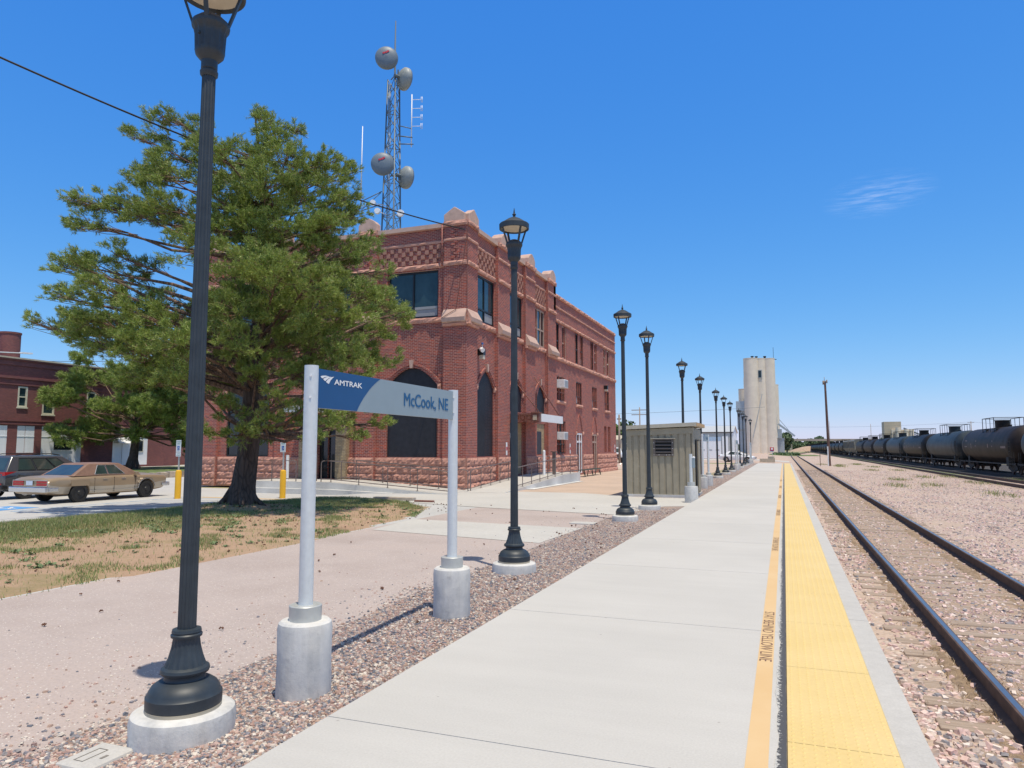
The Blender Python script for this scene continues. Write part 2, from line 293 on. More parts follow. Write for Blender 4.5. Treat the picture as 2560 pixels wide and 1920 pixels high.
def asph():
    k=N('worn_path'); co=k.coord(); a=k.noise(co,.45,6,.6); b=k.noise(co,38,5,.8); v=k.n('ShaderNodeTexVoronoi'); v.inputs['Scale'].default_value=52; k.l(co,v.inputs['Vector']); sx=k.n('ShaderNodeSeparateColor'); k.l(v.outputs['Color'],sx.inputs[0])
    x=k.ramp(a,[(.3,(.37,.305,.28)),(.5,(.42,.355,.33)),(.7,(.45,.37,.335))]); x=k.mix(.4,x,k.ramp(b,[(.3,.33),(.7,.68)]),'OVERLAY')
    sp=k.ramp(sx.outputs[1],[(.0,0),(.87,0),(.89,1)],'CONSTANT'); dd=k.ramp(v.outputs['Distance'],[(.25,1),(.4,0)]); m_=k.n('ShaderNodeMath',operation='MULTIPLY'); k.l(sp,m_.inputs[0]); k.l(dd,m_.inputs[1]); x=k.mix(m_.outputs[0],x,(.66,.62,.57))
    sp2=k.ramp(sx.outputs[2],[(.0,0),(.95,0),(.96,.8)],'CONSTANT'); m2=k.n('ShaderNodeMath',operation='MULTIPLY'); k.l(sp2,m2.inputs[0]); k.l(dd,m2.inputs[1]); x=k.mix(m2.outputs[0],x,(.10,.08,.08))
    k.col(x); k.set(Roughness=.95); k.bump(b,.4,.008); return k.m
M['path']=asph()
def soil():
    k=N('dry_soil'); co=k.coord(); a=k.noise(co,.9,6,.65); b=k.noise(co,28,5,.75)
    x=k.ramp(a,[(.3,(.36,.23,.15)),(.5,(.43,.29,.195)),(.68,(.30,.235,.12)),(.8,(.20,.21,.075))]); x=k.mix(.5,x,k.ramp(b,[(.3,.3),(.7,.66)]),'OVERLAY'); k.col(x); k.set(Roughness=1); k.bump(b,.8,.03); return k.m
M['soil']=soil()
def bladesm():
    k=N('grass_blades'); g=k.n('ShaderNodeNewGeometry'); k.col(k.ramp(g.outputs['Random Per Island'],[(0,(.15,.21,.06)),(.5,(.21,.28,.085)),(.75,(.30,.32,.12)),(.88,(.48,.38,.21)),(1,(.56,.44,.26))])); k.set(Roughness=.8); return k.m
M['blades']=bladesm()
def fargr():
    k=N('far_ground'); co=k.coord(); a=k.noise(co,.02,6,.6); b=k.noise(co,3,5); x=k.ramp(a,[(.35,(.36,.29,.20)),(.5,(.30,.27,.15)),(.65,(.16,.19,.07))]); x=k.mix(.4,x,k.ramp(b,[(.3,.38),(.7,.62)]),'OVERLAY'); k.col(x); k.set(Roughness=1); return k.m
M['far']=fargr(); M['yard']=gravel_ground('dusty_yard',LG,9,(.50,.38,.31),.35); M['train_shade']=gravel_ground('train_shade_ballast',[(.05,.045,.045),(.08,.07,.065),(.035,.033,.033),(.11,.095,.09)],20,(.05,.043,.04),.55); M['lawn']=simple('lawn',(.12,.16,.05),.95,var=.4,sc_=1.5,obj=False); M['leaf']=simple('broad_leaves',(.075,.125,.035),.8,var=.5,sc_=.6,bump=0,obj=False)  # near-black ballast colours stand in for shade beneath the train
M['leaf_far']=simple('distant_leaves',(.10,.145,.075),.9,var=.4,sc_=.1,bump=0,obj=False); M['leaf_weed']=simple('weed_leaves',(.14,.20,.085),.7,var=.4,sc_=8,bump=0,obj=False)
M['cone']=simple('pine_cone',(.12,.055,.035),.9,var=.4,sc_=20,obj=False)
M['gold']=simple('tan_car_paint',(.36,.27,.18),.30,.25,.06,2,0); M['gold_roof']=simple('faded_brown_vinyl',(.22,.13,.095),.6,0,.15,6,.05); M['silver']=simple('dusty_silver_trim',(.50,.44,.36),.35,.3,.06,3,0)
M['suv']=simple('grey_car_paint',(.12,.125,.135),.22,.5,.05,2,0); M['tyre']=simple('tyre_rubber',(.018,.018,.019),.85,bump=0); M['chrome']=simple('chrome',(.62,.63,.65),.2,.9,.03,5,0); M['redlens']=simple('red_lamp_lens',(.42,.015,.02),.2,var=.1,bump=0); M['plate']=simple('licence_plate',(.62,.68,.78),.5,bump=0)
M['hub']=simple('dark_hub',(.03,.03,.032),.5,.3,bump=0); M['white_paint']=simple('white_car_paint',(.80,.81,.82),.2,bump=0); M['blue_paint']=simple('parking_blue',(.10,.30,.62),.8,var=.2,sc_=8,bump=0,obj=False); M['blue_pale']=simple('faded_blue_paint',(.40,.52,.66),.8,var=.12,sc_=5,bump=0,obj=False)
M['sign_white']=simple('sign_white',(.78,.82,.82),.5,bump=0); M['sign_green']=simple('sign_green',(.06,.32,.26),.5,bump=0); M['sign_blue']=simple('sign_symbol_blue',(.02,.13,.42),.5,bump=0); M['red']=simple('sign_red',(.55,.03,.06),.5,bump=0)
M['dish']=simple('grey_radome',(.15,.195,.24),.5,var=.04,sc_=2,bump=0); M['dish_back']=simple('pale_dish_shell',(.28,.31,.31),.5,bump=0); M['mast']=simple('galvanised_mast',(.13,.165,.19),.5,.2,.1,2,0); M['pole_wood']=simple('weathered_pole',(.13,.075,.060),.9,var=.3,sc_=2); M['pole_grey']=simple('grey_pole_wood',(.28,.22,.18),.9,var=.2)
M['bench']=simple('green_bench',(.03,.06,.05),.5,bump=0); M['acw']=simple('appliance_white',(.75,.77,.78),.5,bump=0); M['orange_stone']=simple('landing_stone',(.42,.36,.30),.9,obj=False)
M['roofing']=simple('flat_roof_felt',(.14,.13,.12),.95,obj=False); M['wire']=simple('black_cable',(.012,.012,.014),.6,bump=0)
M['joint']=simple('dark_joint',(.22,.20,.18),.95,bump=0,obj=False); M['dirt_mound']=simple('dirt_mound',(.42,.30,.22),.95,var=.2,sc_=1,obj=False); M['overpass']=concrete('overpass_concrete',(.40,.33,.28),.05)  # joint material: even dark brown-grey for slab joints and cover slots
# ---------------------------------------------------------------- terrain
def ss(a,b,x): t=min(1,max(0,(x-a)/(b-a))); return t*t*(3-2*t)
GZ=-.13
def gh(x,y):
    if x<=-2.8: return GZ-.075*math.exp(-((x+3.95)/.6)**2)*ss(8.5,3.6,y)*(x>-5.5)-.12*ss(-15.5,-18,x) if y<60 else GZ
    if x<.75: return GZ+(-.385-GZ)*(x+2.8)/3.55
    return -.385
xs=[-4000,-1500,-600,-300,-150,-100,-70,-50,-40,-30,-22,-18,-17.5,-17,-16.5,-16,-15.5,-15,-12,-9,-7,-5.5,-5,-4.6,-4.2,-3.9,-3.6,-3.2,-2.8,.75,2,4,8,14,25,50,100,200,500,1500,4000]
ys=[-60,-20,0,3,4.5,6,7.5,10,15,20,25,30,40,59,61,80,90,100,130,200,300,500,900,1800,4000,9000]
mb=MB(); nx=len(xs)
mb.add([(x,y,gh(x,y)) for y in ys for x in xs],[(j*nx+i,j*nx+i+1,(j+1)*nx+i+1,(j+1)*nx+i) for j in range(len(ys)-1) for i in range(nx-1)],True)
tag(mb.build('ground',M['far']),kind='structure')
def drape(name,x0,x1,y0,y1,dz,mat,step=1.5,kind='structure'):
    m=MB(); X=[x0]+[x for x in xs if x0<x<x1]+[x1]; Y=[y0]+[y for y in ys if y0<y<y1]+[y1]; n=len(X)
    m.add([(x,y,gh(x,y)+dz) for y in Y for x in X],[(j*n+i,j*n+i+1,(j+1)*n+i+1,(j+1)*n+i) for j in range(len(Y)-1) for i in range(n-1)],True)
    return tag(m.build(name,mat),kind=kind)
def sheet(name,pts,z,mat,thick=0,parent=None,kind='structure'):
    m=MB()
    if thick: m.prism([(x,y,z-thick) for x,y in pts],(0,0,thick))
    else: m.poly([(x,y,z) for x,y in pts])
    o=m.build(name,mat,parent)
    return tag(o,kind=kind) if kind else o
# ballast field, second track area
drape('ballast_field',.75,26,-40,330,.004,M['ballast'])
drape('gravel_strip',-4.4,-2.8,-20,92,.010,M['gravel'])
drape('path',-9.0,-4.3,-20,20.6,.006,M['path'])
drape('parking_lot',-62,-9.0,-40,27.8,.004,M['lot'])
drape('street',-62,-28.1,27.8,120,.004,M['lot'])
sheet('plaza',[(-13.2,28.4),(-7.7,28.4),(-5.5,26.4),(-5.0,26.4),(-5.0,84),(-28,110),(-28,62),(-13.2,62)],GZ+.008,M['tan'])
sheet('forecourt',[(-14.2,28.5),(-14.2,22.6),(-11.4,21.4),(-8.87,20.55),(-4.4,19.6),(-3.6,22.9),(-3.0,23.2),(-2.82,23.2),(-2.82,26.9),(-5.2,26.9),(-7.7,28.5)],GZ+.014,M['concrete'])
sheet('crossing_slab',[(-8.75,14.1),(-4.5,13.3),(-4.4,16.1),(-9.1,16.6)],GZ+.012,M['concrete'])
drape('side_road',-45,.7,112,122,.014,M['concrete'])
drape('verge',-4,9,200,238,.03,M['lawn'])
drape('dirt_yard',-60,.75,92,330,.005,M['yard'])
sheet('train_shade_sheet',[(14.3,20),(26,20),(26,600),(14.3,600)],-.374,M['train_shade'])  # dark sheet paints the shade under and behind the train onto the ground
# lawn patch beyond the lot with its stone edging
sheet('lawn',[(-61,36),(-38.6,36),(-38.6,58),(-61,58)],-.20,M['lawn'],.15)
# ---------------------------------------------------------------- platform
pf=empty('platform',(0,0,0)); tag(pf,kind='structure')
m=MB()
Yj=[-8,-4.6,-1.3]; y=4.02
joints=[.75+3.27*i for i in range(-3,27)]
for a,b in zip(joints[:-1],joints[1:]): m.box(-2.8,-.13+.05,a+.004,b-.004,-.45,0)
m.build('slab',M['platform'],pf)
PE=joints[-1]
m=MB(); m.box(-.08,.56,-9,PE,-.45,-.012); m.box(-2.78,-.1,-9,PE,-.46,-.03); m.build('slab_bed',M['joint'],pf)
m=MB()
for i in range(-2,24): m.box(.553,.73,.75+3.66*i+.004,min(PE,.75+3.66*(i+1))-.004,-.5,-.0005)
m.build('edge_strip',M['conc_edge'],pf)
# yellow paving with truncated domes
tp=empty('tactile_paving',(0,0,0)); tag(tp,kind='structure')
m=MB(); tl=1.555
y=4.63-5*tl
while y<PE-.05:
    m.box(-.035,.55,y+.003,min(y+tl-.003,PE),-.013,.006); y+=tl
m.build('tile',M['tactile'],tp)
nxd=10; pitch=.0585
V=[];F=[]; b=0
yy=np.arange(1.4,34,pitch)
circ=[(math.cos(2*math.pi*k/6),math.sin(2*math.pi*k/6)) for k in range(6)]
base=np.array([(c*.0125,s*.0125,.006) for c,s in circ]+[(c*.006,s*.006,.0108) for c,s in circ])
fr=[(k,(k+1)%6,6+(k+1)%6,6+k) for k in range(6)]+[(6,7,8,9),(6,9,10,11)]
cent=np.array([( -.035+.03+i*pitch,y,0) for y in yy for i in range(nxd)])
V=(cent[:,None,:]+base[None]).reshape(-1,3); F=(np.array(fr)[None]+(np.arange(len(cent))*12)[:,None,None]).reshape(-1,4)
npmesh('dome',V,F,M['tactile'],tp,smooth=True)['kind']='stuff'
# painted line with stencilled words
yl=empty('painted_line',(0,0,0)); tag(yl,kind='structure')
m=MB(); m.poly([(-.255,-9,.002),(-.135,-9,.002),(-.135,PE,.002),(-.255,PE,.002)]); m.build('stripe',M['stripe'],yl)
def text(body,size,mat,parent,mtx,name='lettering',sx=1,extr=0,off=0,align='LEFT'):
    cu=bpy.data.curves.new(name,'FONT'); cu.body=body; cu.size=size; cu.extrude=extr; cu.offset=off; cu.align_x=align
    o=bpy.data.objects.new(name,cu); col.objects.link(o); dg=bpy.context.evaluated_depsgraph_get(); me=bpy.data.meshes.new_from_object(o.evaluated_get(dg)); bpy.data.objects.remove(o); bpy.data.curves.remove(cu)
    me.transform(Matrix.Diagonal((sx,1,1,1))); me.transform(mtx); me.materials.clear(); me.materials.append(mat)
    q=bpy.data.objects.new(name,me); col.objects.link(q); q.parent=parent; return q
def textfit(body,width,height,mat,parent,mtx,name='lettering',off=0,extr=0,bold=0):
    q=text(body,1,mat,parent,Matrix(),name,off=off); vs=[v.co for v in q.data.vertices]
    x0=min(v.x for v in vs);x1=max(v.x for v in vs);z0=min(v.y for v in vs if True); z1=max(v.y for v in vs)
    q.data.transform(Matrix.Translation((-x0,0,0))); q.data.transform(Matrix.Diagonal((width/(x1-x0),height/.7,1,1)))
    if bold:
        bm=bmesh.new()
        for i_,(dx,dy) in enumerate(((0,0),(bold,0),(-bold,0),(0,bold*.5),(0,-bold*.5))):
            t=q.data.copy(); t.transform(Matrix.Translation((dx,dy,i_*.0003))); bm.from_mesh(t); bpy.data.meshes.remove(t)
        bm.to_mesh(q.data); bm.free()
    q.data.transform(mtx); return q
k=6.27
ST=[8.13,14.8,21.5,28.2,34.9,41.6]
for yy0 in ST:
    # reads from the far end towards the viewer, tops of the letters towards the track
    mt=Matrix(((0,1,0,-.243),(-1,0,0,yy0),(0,0,1,.0032),(0,0,0,1)))
    textfit('STAY BEHIND YELLOW LINE',1.86,.098,M['ink'],yl,mt)
# black joint sealant, ragged
m=MB(); rr=random.Random(3); y=-2; pts=[]
while y<PE:
    pts.append((y,-.098+rr.uniform(-.004,.004)+.010*math.sin(y*3)+.006*math.sin(y*11+1),-.041+rr.uniform(-.002,.003))); y+= .05
for (a,l0,r0),(b_,l1,r1) in zip(pts[:-1],pts[1:]): m.add([(l0,a,.003),(r0,a,.003),(r1,b_,.003),(l1,b_,.003)],[(0,1,2,3)])
tag(m.build('sealant_strip',M['tar']),kind='structure')
# ---------------------------------------------------------------- tracks
def xoff(y): return 0 if y<185 else 9.9*ss(185,430,y)
def rails(name,xa,xb,top,y0,y1,curve,ties=(0,0),both=True):
    root=empty(name,(0,0,0)); tag(root,kind='structure')
    Y=[y0]+list(np.arange(185,431,12)) if curve else [y0,y1]
    if curve: Y=[y0]+[float(v) for v in np.arange(185,431,12)]
    prof=[(-.022,0),(.022,0),(.037,-.006),(.037,-.03),(.012,-.045),(.012,-.14),(.07,-.165),(.07,-.175),(-.07,-.175),(-.07,-.165),(-.012,-.14),(-.012,-.045),(-.037,-.03),(-.037,-.006)]
    for xc in (xa,xb):
        m=MB(); n=len(prof); vs=[];fs=[]
        for y in Y:
            o=xoff(y) if curve else 0
            vs+=[(xc+o+p,y,top+z) for p,z in prof]
        for i in range(len(Y)-1):
            for k in range(n): fs.append((i*n+k,i*n+(k+1)%n,(i+1)*n+(k+1)%n,(i+1)*n+k))
        for f in fs:
            pass
        m.v=[tuple(v) for v in vs]; m.f=[list(f) for f in fs]; m.m=[1 if (i%n)==0 else 0 for i in range(len(fs))]; m.sm=[False]*len(fs)
        m.build('rail',[M['rail_side'],M['rail_top']],root,autosmooth=False)
    if ties[1]>ties[0]:
        rr=random.Random(5); y=ties[0]; cx_=(xa+xb)/2; stuff=MB(); i=0
        while y<ties[1]:
            m=MB() if i<100 else stuff
            j=rr.uniform(-.04,.04); t=top-.176+rr.uniform(-.012,.010)
            m.box(cx_-1.27+j,cx_+1.27+j,y-.11,y+.11,t-.1,t)
            if i<100: m.build('tie',M['tie'],root,bevel=.012)
            y+=.53+rr.uniform(-.03,.03); i+=1
        if stuff.v: stuff.build('tie',M['tie'],root)['kind']='stuff'
    return root
rails('platform_track',1.56,3.07,-.19,-3,430,True,(3.2,75))
soilm=MB(); rr=random.Random(12)
def dirt_ridge(xc,w_,h,y0,y1,seed):
    rr=random.Random(seed); m=MB(); vs=[];n=5; Y=[y0]
    while Y[-1]<y1: Y.append(Y[-1]+(.07 if Y[-1]<15 else .2))
    for i,y in enumerate(Y):
        k_=max(0.02,.5+.5*math.sin(y*1.3+seed)+.35*math.sin(y*3.1+seed*2)); ww=w_*(.35+.65*min(1,k_))*(1+.25*(rr.random()-.5)); hh=h*min(1,k_)*(1+.5*(rr.random()-.5))
        for j in range(n+1): t=j/n; vs.append((xc+ww*(t-.5)*2,y,-.383+hh*math.sin(math.pi*t)+.003))
    m.add(vs,[(i*(n+1)+j,i*(n+1)+j+1,(i+1)*(n+1)+j+1,(i+1)*(n+1)+j) for i in range(len(Y)-1) for j in range(n)],True); tag(m.build('dirt_ridge',M['brown_dirt']),kind='structure')
dirt_ridge(2.86,.12,.05,3,60,1); dirt_ridge(1.42,.08,.03,3,50,4)
drape('track_bed_dirt',1.62,3.02,-3,200,.010,M['track_dirt'])
rails('middle_track',11.55,13.05,-.20,20,900,False,(38,100))
rails('train_track',15.75,17.25,-.20,20,900,False)
tag(sheet('grass_between_rails',[(11.6,60),(12.9,60),(12.9,300),(11.6,300)],-.372,M['lawn'],kind=None),'low green weeds growing between the rails of the middle track','grass',kind='stuff')
# ---------------------------------------------------------------- loose stones
def stones(name,n,xr,yr,smin,smax,mat,seed,zoff=0,mask=None,flat=.7,dexp=1.0):
    r=np.random.default_rng(seed); u=r.random(n); a,b_=yr
    if dexp==1: Y=a*(b_/a)**u
    else: p=1-dexp; Y=(a**p+u*(b_**p-a**p))**(1/p)
    X=xr[0]+(xr[1]-xr[0])*r.random(n); 
    if mask is not None: kx=mask(X,Y,r); X=X[kx];Y=Y[kx]
    n=len(X); S=smin+(smax-smin)*r.random(n)**2.2
    cube=np.array([(x,y,z) for z in (-1,1) for x,y in ((-1,-1),(1,-1),(1,1),(-1,1))],float)
    V=cube[None]*(1+.55*(r.random((n,8,3))-.5)); V[:,4:,:2]*=.72
    V*=(S[:,None]*np.stack([.6+.6*r.random(n),.6+.6*r.random(n),flat*(.45+.5*r.random(n))],1)/2)[:,None,:]
    a1=r.random(n)*6.28; a2=(r.random(n)-.5)*.9; c,s=np.cos(a1),np.sin(a1); c2,s2=np.cos(a2),np.sin(a2)
    x=V[...,0];y=V[...,1];z=V[...,2]; y2=y*c2[:,None]-z*s2[:,None]; z2=y*s2[:,None]+z*c2[:,None]
    X2=x*c[:,None]-y2*s[:,None]; Y2=x*s[:,None]+y2*c[:,None]
    g=np.vectorize(gh)(X,Y)
    V=np.stack([X2+X[:,None],Y2+Y[:,None],z2+(g+zoff+S*.12)[:,None]],-1).reshape(-1,3)
    f=np.array([(0,3,2,1),(4,5,6,7),(0,1,5,4),(1,2,6,5),(2,3,7,6),(3,0,4,7)])
    F=(f[None]+(np.arange(n)*8)[:,None,None]).reshape(-1,4)
    return npmesh(name,V,F,mat)
def m_left(X,Y,r):
    # strip narrows towards the path at the far end, loose edge on the path side, gap where the forecourt lies
    lim=-4.22-.16*np.sin(Y*.9)-.35*r.random(len(X))**2; keep=X>lim
    keep&=~((Y>22.3)&(Y<27.2)); return keep
tag(stones('pebbles',70000,(-5.1,-2.82),(1.9,60),.012,.036,M['pebbles'],1,.012,m_left,dexp=1.5),'loose pink, brown and slate grey pebbles in the strip beside the platform','gravel',kind='stuff')
def m_edge(X,Y,r): return (r.random(len(X))<np.exp(-(-4.2-X)/.55))
tag(stones('scattered_pebbles',26000,(-8.2,-4.1),(2.2,30),.006,.030,M['pebbles'],2,.006,m_edge,dexp=1.3),'stray pebbles scattered on the edge of the worn path','gravel',kind='stuff')
def m_b(X,Y,r):
    d=np.minimum(abs(X-1.56),abs(X-3.07)); inside=(X>1.5)&(X<3.2)
    nz=np.sin(X*2.1+3)*np.cos(Y*.55)+.5*np.sin(Y*1.3+X); k=np.where(inside,r.random(len(X))<.62+.3*(nz>.2),r.random(len(X))<np.where(nz>.1,.95,.32)); return (d>.05)&k
tag(stones('ballast',120000,(.76,11),(2.6,75),.018,.068,M['rocks'],4,.006,m_b,.8,1.25),'pink and grey crushed ballast rock around the platform track','gravel',kind='stuff')
# ================================================================ station building
XB,YB=-13.0,28.47; WL=-.18; G0=-.16
YE=59.2; XW=-28.0; YM=41.8
bld=empty('station_building',(-20,40,G0),'two storey red brick station with sandstone base, checkered frieze and boarded arches','building')
endm=lambda u,z,d:(u,YB-d,z)
lonm=lambda u,z,d:(XB+d,u,z)
def archf(t,p): return 1-abs(t)**p
def wall_face(m,mp,u0,u1,z0,z1,d,ops,rev=.24):
    us=sorted(set([u0,u1]+[o[0] for o in ops]+[o[1] for o in ops]))
    for a,b in zip(us[:-1],us[1:]):
        col_=sorted([o for o in ops if o[0]<=a+1e-6 and o[1]>=b-1e-6],key=lambda o:o[2]); zc=z0
        for o in col_:
            if o[2]>zc+1e-6: m.add([mp(a,zc,d),mp(b,zc,d),mp(b,o[2],d),mp(a,o[2],d)],[(0,1,2,3)])
            rise=o[4] if len(o)>4 else 0; p=o[5] if len(o)>5 else 2
            top=o[3]+rise
            m.add([mp(a,o[2],d),mp(b,o[2],d),mp(b,o[2],d-rev),mp(a,o[2],d-rev)],[(0,1,2,3)])
            for q in (a,b): m.add([mp(q,o[2],d),mp(q,o[3],d),mp(q,o[3],d-rev),mp(q,o[2],d-rev)],[(0,1,2,3)])
            if rise:
                n=20
                for i in range(n):
                    t0,t1=-1+2*i/n,-1+2*(i+1)/n; ua,ub=a+(b-a)*(t0+1)/2,a+(b-a)*(t1+1)/2; za,zb=o[3]+rise*archf(t0,p),o[3]+rise*archf(t1,p)
                    m.add([mp(ua,za,d),mp(ub,zb,d),mp(ub,top,d),mp(ua,top,d)],[(0,1,2,3)])
                    m.add([mp(ua,za,d),mp(ub,zb,d),mp(ub,zb,d-rev),mp(ua,za,d-rev)],[(0,1,2,3)])
            else: m.add([mp(a,o[3],d),mp(b,o[3],d),mp(b,o[3],d-rev),mp(a,o[3],d-rev)],[(0,1,2,3)])
            zc=top
        if z1>zc+1e-6: m.add([mp(a,zc,d),mp(b,zc,d),mp(b,z1,d),mp(a,z1,d)],[(0,1,2,3)])
def bx(m,mp,u0,u1,z0,z1,d0,d1):
    P=[mp(u,z,d) for z in (z0,z1) for u,d in ((u0,d0),(u1,d0),(u1,d1),(u0,d1))]
    m.add(P,[(0,3,2,1),(4,5,6,7),(0,1,5,4),(1,2,6,5),(2,3,7,6),(3,0,4,7)])
rk=random.Random(11)
def rock(m,mp,u0,u1,z0,z1,d0,dep,nu,nz,jit=.4,endd=None):
    # rock-faced stone: rough bulging front, edges dying into the wall at d0
    nu=max(2,nu);nz=max(2,nz);vs=[]
    for j in range(nz+1):
        for i in range(nu+1):
            e=min(i,nu-i)==0 or min(j,nz-j)==0
            dd=d0 if False else (d0+dep*(.35+.1*rk.random()) if e else d0+dep*(1-jit+jit*rk.random()))
            du=0 if min(i,nu-i)==0 else (u1-u0)/nu*.3*(rk.random()-.5); dz=(z1-z0)/nz*.12*(rk.random()-.5) if min(j,nz-j)==0 and False else 0
            vs.append(mp(u0+(u1-u0)*i/nu+du,z0+(z1-z0)*j/nz+dz,dd))
    fs=[(j*(nu+1)+i,j*(nu+1)+i+1,(j+1)*(nu+1)+i+1,(j+1)*(nu+1)+i) for j in range(nz) for i in range(nu)]
    m.add(vs,fs,False)
    # sides back to the wall
    def q(a,b):
        pass
    B=lambda u,z:mp(u,z,d0-.02); n1=nu+1
    for j in (0,nz):
        z=z0 if j==0 else z1
        for i in range(nu): m.add([vs[j*n1+i],vs[j*n1+i+1],B(u0+(u1-u0)*(i+1)/nu,z),B(u0+(u1-u0)*i/nu,z)],[(0,1,2,3)])
    for i in (0,nu):
        u=u0 if i==0 else u1
        for j in range(nz): m.add([vs[j*n1+i],vs[(j+1)*n1+i],B(u,z0+(z1-z0)*(j+1)/nz),B(u,z0+(z1-z0)*j/nz)],[(0,1,2,3)])
# opening lists --------------------------------------------------
A1=(30.1,32.08,1.32,4.62,.74,1.55); A2=(34.1,36.1,1.32,4.62,.74,1.55); A3=(38.1,40.08,3.55,4.62,.74,1.55)
UP=[(29.85,32.12,7.66,9.86),(33.98,36.14,7.66,9.86),(38.25,40.1,7.64,9.84)]
BE=(38.6,40.12,1.35,3.12)
DOORR=(34.3,36.1,.36,3.05)
wingU=[(42.1,43.0),(43.72,44.6),(46.72,47.5),(48.0,48.82),(50.9,51.75),(52.1,52.85),(55.0,55.78),(56.1,56.98)]
wing=[(a,b,7.5,9.62) for a,b in wingU]
wingL=[(42.5,44.2,4.7,6.26),(46.95,48.38,4.7,6.26),(51.3,52.72,4.7,6.26),(55.35,56.75,4.7,6.26)]
wingG=[(42.45,44.35,1.36,3.42),(46.95,48.4,.0,2.75),(51.2,52.55,.0,2.75),(54.95,55.8,1.4,3.42),(56.2,57.15,1.4,3.42)]
EW=(-17.17,-14.52,7.66,9.86); EA=(-17.13,-14.48,1.30,4.55,.83,1.9)
EW2=(-26.45,-23.8,7.66,9.86); EA2=(-26.42,-23.77,1.30,4.55,.83,1.9)
ECW=[(-22.4,-21.0,7.66,9.86),(-20.1,-18.95+.05,7.66,9.86)]
ED=(-20.85,-19.72,.28,2.75)
m=MB(bld.location)
TOP=11.78; WTOP=11.24
# long side bays
wall_face(m,lonm,YB+1.2,YM-1.6,G0,TOP,WL,[A1,UP[0],(34.1,36.1,3.62,4.62,.74,1.55),UP[1],A3,UP[2],BE,DOORR])
wall_face(m,lonm,YM,YE,G0,WTOP,WL,wing+wingL+wingG)
piersL=[(YB,YB+1.2),(32.2,33.82),(36.25,37.85),(40.2,YM)]
for a,b in piersL[1:]: bx(m,lonm,a,b,G0,TOP,-.7,0)
bx(m,lonm,YM-.4,YM,WTOP-1,TOP,-.7,0)
# end bays
piersE=[(-14.15,-13.0),(-18.68,-17.66),(-23.3,-22.62),(-28.0,-26.9)]
wall_face(m,endm,-17.66,-14.15,G0,TOP,WL,[EW,EA]); wall_face(m,endm,-26.9,-23.3,G0,TOP,WL,[EW2,EA2])
wall_face(m,endm,-22.62,-18.68,G0,TOP,WL,[(-22.1,-21.0,7.66,9.86),(-20.3,-19.2,7.66,9.86),ED])
bx(m,endm,-14.15,-13.0,G0,TOP,-1.2,0)
for a,b in piersE[1:]: bx(m,endm,a,b,G0,TOP,-.7,0)
# rear and far faces, parapet thickness
bx(m,lonm,YM+.02,YE-.3,WTOP-.9,WTOP-.002,-.5,WL-.01)
for f in ([(XW,YB+.7,G0),(XW,YE,G0),(XW,YE,WTOP),(XW,YM,WTOP),(XW,YM,TOP),(XW,YB+.7,TOP)],[(XB+WL,YE,G0),(XW,YE,G0),(XW,YE,WTOP),(XB+WL,YE,WTOP)],[(XB,YM,WTOP-.5),(XW,YM,WTOP-.5),(XW,YM,TOP),(XB,YM,TOP)]): m.poly(f)
bx(m,lonm,YB+1.2,YM-1.8,10.9,TOP-.002,-.5,WL-.01); bx(m,endm,-27,-14.15,10.9,TOP-.002,-.5,WL-.01)
# vertical corbelled tooth courses on the corner and end piers
for uc in (-13.62,-18.2):
    for i in range(14):
        z=8.5+.0+i*.145 if False else 9.98+i*.145
        if 10.0<z<11.7: bx(m,endm,uc-.09+(.06 if i%2 else -.06),uc+.09+(.06 if i%2 else -.06),z,z+.10,-.02,.05)
m.build('wall',M['brick'],bld,autosmooth=False)
m=MB(bld.location); m.poly([(XW,YB+.3,10.95),(XB-.3,YB+.3,10.95),(XB-.3,YM,10.95),(XW,YM,10.95)]); m.poly([(XW,YM,10.4),(XB-.3,YM,10.4),(XB-.3,YE,10.4),(XW,YE,10.4)]); m.build('roof',M['roofing'],bld)
# dark inner wall behind every opening
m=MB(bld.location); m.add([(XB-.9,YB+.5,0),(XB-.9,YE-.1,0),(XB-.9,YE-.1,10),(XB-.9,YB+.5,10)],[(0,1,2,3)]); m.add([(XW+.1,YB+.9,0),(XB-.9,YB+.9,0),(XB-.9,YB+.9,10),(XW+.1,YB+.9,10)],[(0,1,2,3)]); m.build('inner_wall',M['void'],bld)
# rock-faced base courses
m=MB(bld.location); ch=.365
def base_run(mp,u0,u1,d,skip=()):
    m=MB(bld.location)
    for r in range(4):
        z0=G0-.02+r*ch; u=u0; 
        while u<u1-.01:
            L=min(rk.uniform(.75,1.35),u1-u); 
            if u1-u-L<.4: L=u1-u
            if not any(u+L>s0+.02 and u<s1-.02 for s0,s1 in skip): rock(m,mp,u+.004,u+L-.004,z0+.006,z0+ch-.006,d,.13 if r else .17,max(4,int(L/.10)),4,.55)
            else:
                for s0,s1 in skip:
                    if u<s0-.05<u+L: rock(m,mp,u+.004,s0,z0+.006,z0+ch-.006,d,.15,3,3,.6)
                    if u<s1+.05<u+L: rock(m,mp,s1,u+L-.004,z0+.006,z0+ch-.006,d,.15,3,3,.6)
            u+=L
    m.build('stone_base',M['stone_base'],bld,autosmooth=False)
for a,b in piersL: base_run(lonm,a,b,.0)
base_run(lonm,piersL[0][1],32.2,WL+.02); base_run(lonm,33.82,34.25,WL+.02); base_run(lonm,37.85,40.2,WL+.02)
base_run(lonm,YM,46.9,WL+.02); base_run(lonm,48.45,51.15,WL+.02); base_run(lonm,52.6,YE+.05,WL+.02)
for a,b in piersE: base_run(endm,a,b,.0)
base_run(endm,-17.66,-14.15,WL+.02); base_run(endm,-26.9,-23.3,WL+.02); base_run(endm,-22.62,-20.95,WL+.02); base_run(endm,-19.6,-18.68,WL+.02)
